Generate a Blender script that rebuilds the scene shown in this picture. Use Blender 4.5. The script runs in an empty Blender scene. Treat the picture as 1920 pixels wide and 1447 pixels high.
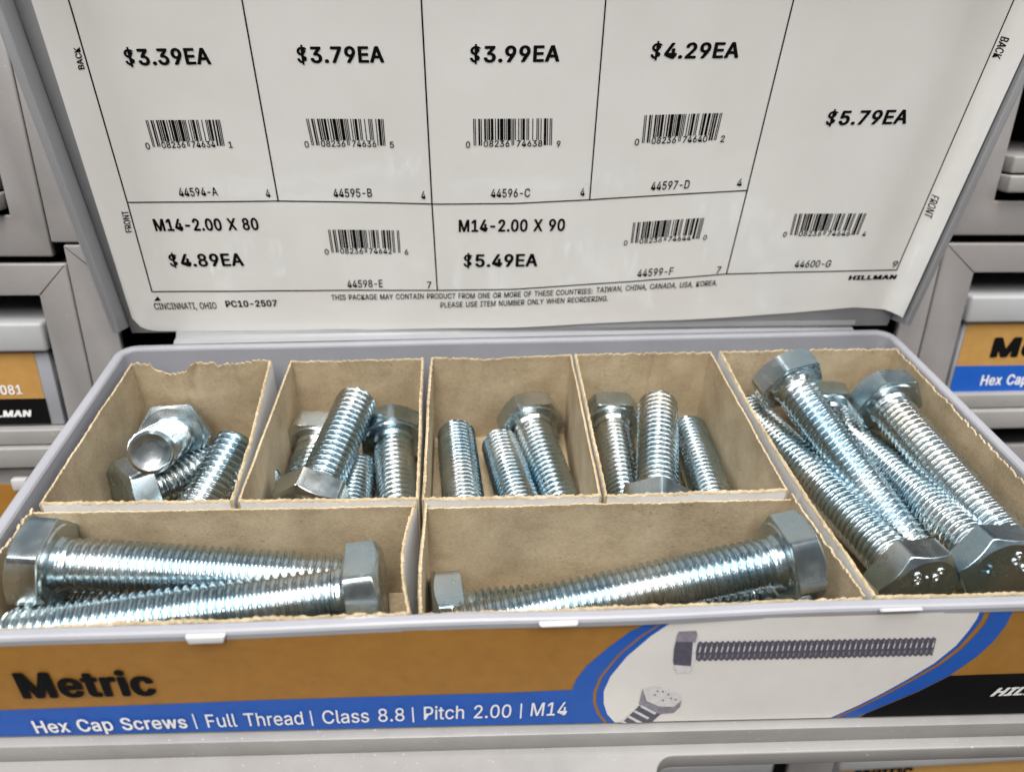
import bpy, bmesh, math, random
from mathutils import Vector, Matrix, Euler, noise
from mathutils.geometry import delaunay_2d_cdt
random.seed(7)
S = 0.001                                   # everything below is written in millimetres
scn = bpy.context.scene
COL = scn.collection

# ------------------------------------------------------------------ camera, light, exposure
CAM = Vector((110.06, -157.16, 140.39))
ROT = Euler((math.radians(56.462), math.radians(-1.841), math.radians(-4.457)), 'XYZ')
FPX, PCX, PCY = 1400.0, 960.0, 723.5
cam = bpy.data.cameras.new('camera'); cam_o = bpy.data.objects.new('camera', cam); COL.objects.link(cam_o)
cam_o.location = CAM * S; cam_o.rotation_euler = ROT
cam.sensor_width = 36; cam.lens = 36 * FPX / 1920
cam.clip_start = 0.005; cam.clip_end = 50
cam.dof.use_dof = True; cam.dof.focus_distance = 0.218; cam.dof.aperture_fstop = 11.0
scn.camera = cam_o

scn.view_settings.view_transform = 'Standard'; scn.view_settings.look = 'None'
scn.view_settings.gamma = 1; scn.view_settings.exposure = 0.56
scn.view_settings.use_curve_mapping = False
scn.render.engine = 'CYCLES'
scn.cycles.max_bounces = 8; scn.cycles.glossy_bounces = 6; scn.cycles.diffuse_bounces = 4
scn.cycles.use_denoising = True

W = bpy.data.worlds.new('World'); scn.world = W; W.use_nodes = True
wn = W.node_tree.nodes; wl = W.node_tree.links; wn.clear()
wo = wn.new('ShaderNodeOutputWorld'); bg = wn.new('ShaderNodeBackground')
tc = wn.new('ShaderNodeTexCoord'); sep = wn.new('ShaderNodeSeparateXYZ'); rm = wn.new('ShaderNodeMapRange')
cr = wn.new('ShaderNodeValToRGB')
wl.new(tc.outputs['Generated'], sep.inputs[0]); wl.new(sep.outputs['Z'], rm.inputs['Value'])
rm.inputs['From Min'].default_value = -1; rm.inputs['From Max'].default_value = 1
wl.new(rm.outputs[0], cr.inputs[0])
els = cr.color_ramp.elements
els[0].position = 0.0; els[0].color = (0.07, 0.058, 0.048, 1)
els[1].position = 1.0; els[1].color = (0.40, 0.47, 0.52, 1)
for p, c in ((0.45, (0.11, 0.09, 0.08, 1)), (0.58, (0.13, 0.115, 0.105, 1)), (0.74, (0.25, 0.28, 0.30, 1))):
    e = els.new(p); e.color = c
wl.new(cr.outputs[0], bg.inputs['Color']); bg.inputs['Strength'].default_value = 0.48
wl.new(bg.outputs[0], wo.inputs[0])

def lamp(name, loc, target, sx, sy, power, col):
    l = bpy.data.lights.new(name, 'AREA'); l.shape = 'RECTANGLE'; l.size = sx; l.size_y = sy
    l.energy = power; l.color = col
    o = bpy.data.objects.new(name, l); COL.objects.link(o); o.location = loc
    o.rotation_euler = (Vector(target) - Vector(loc)).to_track_quat('-Z', 'Y').to_euler()
    return o
lamp('ceiling_light', (0.02, -0.62, 1.50), (0.14, -0.2, 0), 0.38, 1.9, 31, (1.0, 0.965, 0.92))
lamp('ceiling_light', (-1.05, -0.45, 1.40), (0.14, 0, 0), 0.34, 1.9, 14, (0.95, 0.98, 1.0))
lamp('ceiling_light', (1.25, -0.45, 1.40), (0.14, 0, 0), 0.34, 1.9, 14, (0.96, 0.98, 1.0))

# ------------------------------------------------------------------ measuring helpers (photo pixel -> point on a real plane)
RM = ROT.to_matrix()
def ray(px, py):
    return (RM @ Vector(((px - PCX) / FPX, -(py - PCY) / FPX, -1.0))).normalized()
class Plane:
    def __init__(s, o, ux, uy):
        s.o = Vector(o); s.ux = Vector(ux).normalized(); s.uy = Vector(uy).normalized(); s.n = s.ux.cross(s.uy).normalized()
    def uv(s, px, py):
        d = ray(px, py); t = (s.o - CAM).dot(s.n) / d.dot(s.n); p = CAM + d * t - s.o
        return Vector((p.dot(s.ux), p.dot(s.uy)))
    def at(s, u, v, off=0.0):
        return s.o + s.ux * u + s.uy * v + s.n * off

# ------------------------------------------------------------------ object helpers
ORG = {}
def empty(name, loc, label=None, cat=None, group=None, kind=None):
    o = bpy.data.objects.new(name, None); o.empty_display_size = 0.01; COL.objects.link(o)
    o.location = Vector(loc) * S; ORG[o.name] = Vector(loc)
    tag(o, label, cat, group, kind); return o
def tag(o, label=None, cat=None, group=None, kind=None):
    if label: o['label'] = label
    if cat: o['category'] = cat
    if group: o['group'] = group
    if kind: o['kind'] = kind
    return o
class MB:
    def __init__(s): s.v = []; s.f = []; s.m = []
    def add(s, vs, fs, m=0):
        b = len(s.v); s.v += [Vector(x) for x in vs]
        for f in fs: s.f.append(tuple(b + i for i in f)); s.m.append(m)
    def quad(s, a, b, c, d, m=0): s.add((a, b, c, d), ((0, 1, 2, 3),), m)
    def box(s, x0, x1, y0, y1, z0, z1, m=0, fn=None):
        vs = [(x, y, z) for z in (z0, z1) for y in (y0, y1) for x in (x0, x1)]
        if fn: vs = [fn(*p) for p in vs]
        s.add(vs, ((0, 2, 3, 1), (4, 5, 7, 6), (0, 1, 5, 4), (2, 6, 7, 3), (0, 4, 6, 2), (1, 3, 7, 5)), m)
    def build(s, name, mats, parent=None, smooth=None, bevel=0, local=False, seg=2):
        me = bpy.data.meshes.new(name)
        org = Vector((0, 0, 0)) if (parent is None or local) else ORG[parent.name]
        me.from_pydata([(p - org) * S for p in s.v], [], s.f)
        for m in (mats if isinstance(mats, (list, tuple)) else [mats]): me.materials.append(m)
        me.polygons.foreach_set('material_index', s.m)
        bm = bmesh.new(); bm.from_mesh(me)
        if bevel: bmesh.ops.remove_doubles(bm, verts=bm.verts, dist=1e-6)
        bmesh.ops.recalc_face_normals(bm, faces=bm.faces) if bevel else None
        if bevel:
            ed = [e for e in bm.edges if len(e.link_faces) == 2 and e.calc_face_angle(0) > 0.5]
            bmesh.ops.bevel(bm, geom=ed, offset=bevel * S, segments=seg, affect='EDGES', profile=0.5, clamp_overlap=True)
        bm.to_mesh(me); bm.free()
        if smooth is not None:
            me.polygons.foreach_set('use_smooth', [True] * len(me.polygons)); me.set_sharp_from_angle(angle=math.radians(smooth))
        o = bpy.data.objects.new(name, me); COL.objects.link(o)
        if parent is not None:
            o.parent = parent
            ORG[o.name] = ORG.get(parent.name, Vector((0, 0, 0)))
        return o

# ------------------------------------------------------------------ materials
def newmat(name):
    m = bpy.data.materials.new(name); m.use_nodes = True
    nt = m.node_tree; b = nt.nodes['Principled BSDF']; return m, nt, b
def coords(nt, scale=(1000, 1000, 1000)):
    t = nt.nodes.new('ShaderNodeTexCoord'); mp = nt.nodes.new('ShaderNodeMapping'); mp.inputs['Scale'].default_value = scale
    nt.links.new(t.outputs['Object'], mp.inputs['Vector']); return mp.outputs[0]
def nz(nt, vec, scale, detail=4, rough=0.6):
    n = nt.nodes.new('ShaderNodeTexNoise'); n.inputs['Scale'].default_value = scale; n.inputs['Detail'].default_value = detail
    n.inputs['Roughness'].default_value = rough; nt.links.new(vec, n.inputs['Vector']); return n.outputs['Fac']
def ramp(nt, fac, stops):
    r = nt.nodes.new('ShaderNodeValToRGB'); nt.links.new(fac, r.inputs[0]); e = r.color_ramp.elements
    e[0].position, e[0].color = stops[0][0], (*stops[0][1], 1); e[1].position, e[1].color = stops[-1][0], (*stops[-1][1], 1)
    for p, c in stops[1:-1]:
        k = e.new(p); k.color = (*c, 1)
    return r.outputs[0]
def bump(nt, b, h, strength, dist):
    n = nt.nodes.new('ShaderNodeBump'); n.inputs['Strength'].default_value = strength; n.inputs['Distance'].default_value = dist * S
    nt.links.new(h, n.inputs['Height']); nt.links.new(n.outputs[0], b.inputs['Normal'])
def simple(name, col, rough=0.5, var=0.06, nscale=0.15, bmp=0.0, coat=0.0, metallic=0.0, spec=0.5, bscale=3.0, dust=0.0):
    m, nt, b = newmat(name); v = coords(nt)
    f = nz(nt, v, nscale, 5)
    lo = tuple(c * (1 - var) for c in col); hi = tuple(min(1, c * (1 + var)) for c in col)
    base = ramp(nt, f, ((0.3, lo), (0.7, hi)))
    if dust:
        mk = ramp(nt, nz(nt, v, 0.9, 2, 0.5), ((0.70, (0, 0, 0)), (0.76, (dust, dust, dust))))
        gr = ramp(nt, nz(nt, v, 0.02, 6, 0.7), ((0.35, (0.90, 0.895, 0.885)), (0.55, (1, 1, 1))))
        m1 = nt.nodes.new('ShaderNodeMix'); m1.data_type = 'RGBA'; m1.blend_type = 'MULTIPLY'; m1.inputs[0].default_value = 1.0
        nt.links.new(base, m1.inputs[6]); nt.links.new(gr, m1.inputs[7])
        m2_ = nt.nodes.new('ShaderNodeMix'); m2_.data_type = 'RGBA'; m2_.inputs[7].default_value = (0.75, 0.75, 0.74, 1)
        nt.links.new(mk, m2_.inputs[0]); nt.links.new(m1.outputs[2], m2_.inputs[6]); base = m2_.outputs[2]
    nt.links.new(base, b.inputs['Base Color'])
    b.inputs['Roughness'].default_value = rough; b.inputs['Metallic'].default_value = metallic
    b.inputs['Specular IOR Level'].default_value = spec
    if coat: b.inputs['Coat Weight'].default_value = coat; b.inputs['Coat Roughness'].default_value = 0.08
    if bmp: bump(nt, b, nz(nt, v, bscale, 4), bmp, 0.2)
    return m
M_BOX = simple('grey_plastic', (0.30, 0.30, 0.325), 0.38, 0.05, 0.05, 0.04)
M_LID = simple('lid_plastic', (0.30, 0.30, 0.312), 0.4, 0.05, 0.05, 0.04)
M_RACK = simple('painted_steel', (0.262, 0.247, 0.240), 0.36, 0.06, 0.03, 0.05, bscale=1.2, dust=0.15)
M_TRAY = simple('painted_steel_tray', (0.27, 0.258, 0.248), 0.36, 0.05, 0.04, 0.08, bscale=2.5, dust=0.35)
M_LIP = simple('closed_lid_plastic', (0.36, 0.36, 0.365), 0.5, 0.05, 0.05, 0.04)
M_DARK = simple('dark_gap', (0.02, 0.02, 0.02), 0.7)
M_CLIP = simple('clip_plastic', (0.50, 0.49, 0.49), 0.4, 0.03)
M_BLACK = simple('black_ink', (0.006, 0.0055, 0.006), 0.6, 0.1, spec=0.05)
M_WHITE = simple('white_ink', (0.78, 0.77, 0.76), 0.45, 0.03)
M_BLUE = simple('blue_ink', (0.012, 0.088, 0.40), 0.45, 0.06, spec=0.25)
M_TAN = simple('tan_ink', (0.31, 0.145, 0.026), 0.5, 0.09, 0.25, spec=0.25)
M_TAN2 = simple('tan_ink_light', (0.42, 0.23, 0.065), 0.45, 0.08, 0.25)
M_LABW = simple('label_white', (0.70, 0.67, 0.63), 0.42, 0.03, 0.1)
M_PH_D = simple('print_dark', (0.085, 0.08, 0.11), 0.45, 0.25, 0.9)
M_PH_M = simple('print_mid', (0.24, 0.225, 0.26), 0.45, 0.25, 0.6)
M_PH_L = simple('print_light', (0.62, 0.60, 0.60), 0.45, 0.12, 0.8)

def paper_mat():
    m, nt, b = newmat('film_covered_paper'); v = coords(nt)
    nt.links.new(ramp(nt, nz(nt, v, 0.03, 4), ((0.3, (0.775, 0.755, 0.725)), (0.7, (0.83, 0.812, 0.785)))), b.inputs['Base Color'])
    b.inputs['Roughness'].default_value = 0.5; b.inputs['Coat Weight'].default_value = 1.0; b.inputs['Coat Roughness'].default_value = 0.085
    mp = nt.nodes.new('ShaderNodeMapping'); mp.inputs['Scale'].default_value = (1, 0.22, 0.22); nt.links.new(v, mp.inputs['Vector'])
    n = nt.nodes.new('ShaderNodeBump'); n.inputs['Strength'].default_value = 0.8; n.inputs['Distance'].default_value = 1.2 * S
    nt.links.new(nz(nt, mp.outputs[0], 0.055, 3, 0.55), n.inputs['Height']); nt.links.new(n.outputs[0], b.inputs['Coat Normal'])
    return m
M_PAPER = paper_mat()

def kraft(name, a, c, d):
    m, nt, b = newmat(name); v = coords(nt)
    mp = nt.nodes.new('ShaderNodeMapping'); mp.inputs['Scale'].default_value = (0.7, 0.9, 1.9); nt.links.new(v, mp.inputs['Vector'])
    fib = nz(nt, mp.outputs[0], 1.4, 6, 0.75); blot = nz(nt, v, 0.07, 4, 0.6)
    add = nt.nodes.new('ShaderNodeMath'); add.operation = 'MULTIPLY_ADD'; add.inputs[1].default_value = 0.55
    nt.links.new(fib, add.inputs[0])
    mul = nt.nodes.new('ShaderNodeMath'); mul.operation = 'MULTIPLY'; mul.inputs[1].default_value = 0.45; nt.links.new(blot, mul.inputs[0])
    nt.links.new(mul.outputs[0], add.inputs[2])
    spk = ramp(nt, nz(nt, v, 1.1, 2, 0.4), ((0.25, (0.60, 0.57, 0.53)), (0.32, (1, 1, 1))))
    mx = nt.nodes.new('ShaderNodeMix'); mx.data_type = 'RGBA'; mx.blend_type = 'MULTIPLY'; mx.inputs[0].default_value = 1.0
    nt.links.new(ramp(nt, add.outputs[0], ((0.36, a), (0.5, c), (0.64, d))), mx.inputs[6]); nt.links.new(spk, mx.inputs[7])
    nt.links.new(mx.outputs[2], b.inputs['Base Color'])
    b.inputs['Roughness'].default_value = 0.75; b.inputs['Specular IOR Level'].default_value = 0.25
    n1 = nt.nodes.new('ShaderNodeBump'); n1.inputs['Strength'].default_value = 0.35; n1.inputs['Distance'].default_value = 0.15 * S; nt.links.new(fib, n1.inputs['Height'])
    n2 = nt.nodes.new('ShaderNodeBump'); n2.inputs['Strength'].default_value = 0.3; n2.inputs['Distance'].default_value = 1.2 * S
    nt.links.new(nz(nt, v, 0.09, 3, 0.55), n2.inputs['Height']); nt.links.new(n1.outputs[0], n2.inputs['Normal']); nt.links.new(n2.outputs[0], b.inputs['Normal'])
    return m
M_KRAFT = kraft('kraft_board', (0.275, 0.205, 0.125), (0.395, 0.308, 0.197), (0.50, 0.402, 0.272))
M_TORN = kraft('torn_kraft_edge', (0.31, 0.23, 0.135), (0.44, 0.345, 0.215), (0.58, 0.475, 0.33))
M_LINER = simple('white_liner', (0.66, 0.64, 0.615), 0.6, 0.05, 0.3)

def zinc():
    m, nt, b = newmat('zinc_plated_steel'); v = coords(nt)
    oi = nt.nodes.new('ShaderNodeObjectInfo')
    off = nt.nodes.new('ShaderNodeVectorMath'); off.operation = 'ADD'
    sc = nt.nodes.new('ShaderNodeVectorMath'); sc.operation = 'SCALE'; sc.inputs['Scale'].default_value = 400
    cb = nt.nodes.new('ShaderNodeCombineXYZ')
    for i in range(3): nt.links.new(oi.outputs['Random'], cb.inputs[i])
    nt.links.new(cb.outputs[0], sc.inputs[0]); nt.links.new(v, off.inputs[0]); nt.links.new(sc.outputs[0], off.inputs[1])
    vv = off.outputs[0]
    big = nz(nt, vv, 0.035, 3, 0.5)
    col = ramp(nt, big, ((0.33, (0.34, 0.46, 0.53)), (0.46, (0.45, 0.54, 0.58)), (0.58, (0.57, 0.61, 0.615)), (0.72, (0.60, 0.595, 0.545))))
    fine = nz(nt, vv, 0.22, 3, 0.5)
    nt.links.new(col, b.inputs['Base Color'])
    b.inputs['Metallic'].default_value = 1.0
    rr = nt.nodes.new('ShaderNodeMapRange'); rr.inputs['From Min'].default_value = 0.3; rr.inputs['From Max'].default_value = 0.7
    rr.inputs['To Min'].default_value = 0.18; rr.inputs['To Max'].default_value = 0.31
    nt.links.new(fine, rr.inputs['Value']); nt.links.new(rr.outputs[0], b.inputs['Roughness'])
    bump(nt, b, nz(nt, vv, 0.35, 3, 0.5), 0.045, 0.2)
    return m
M_ZINC = zinc()

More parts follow.
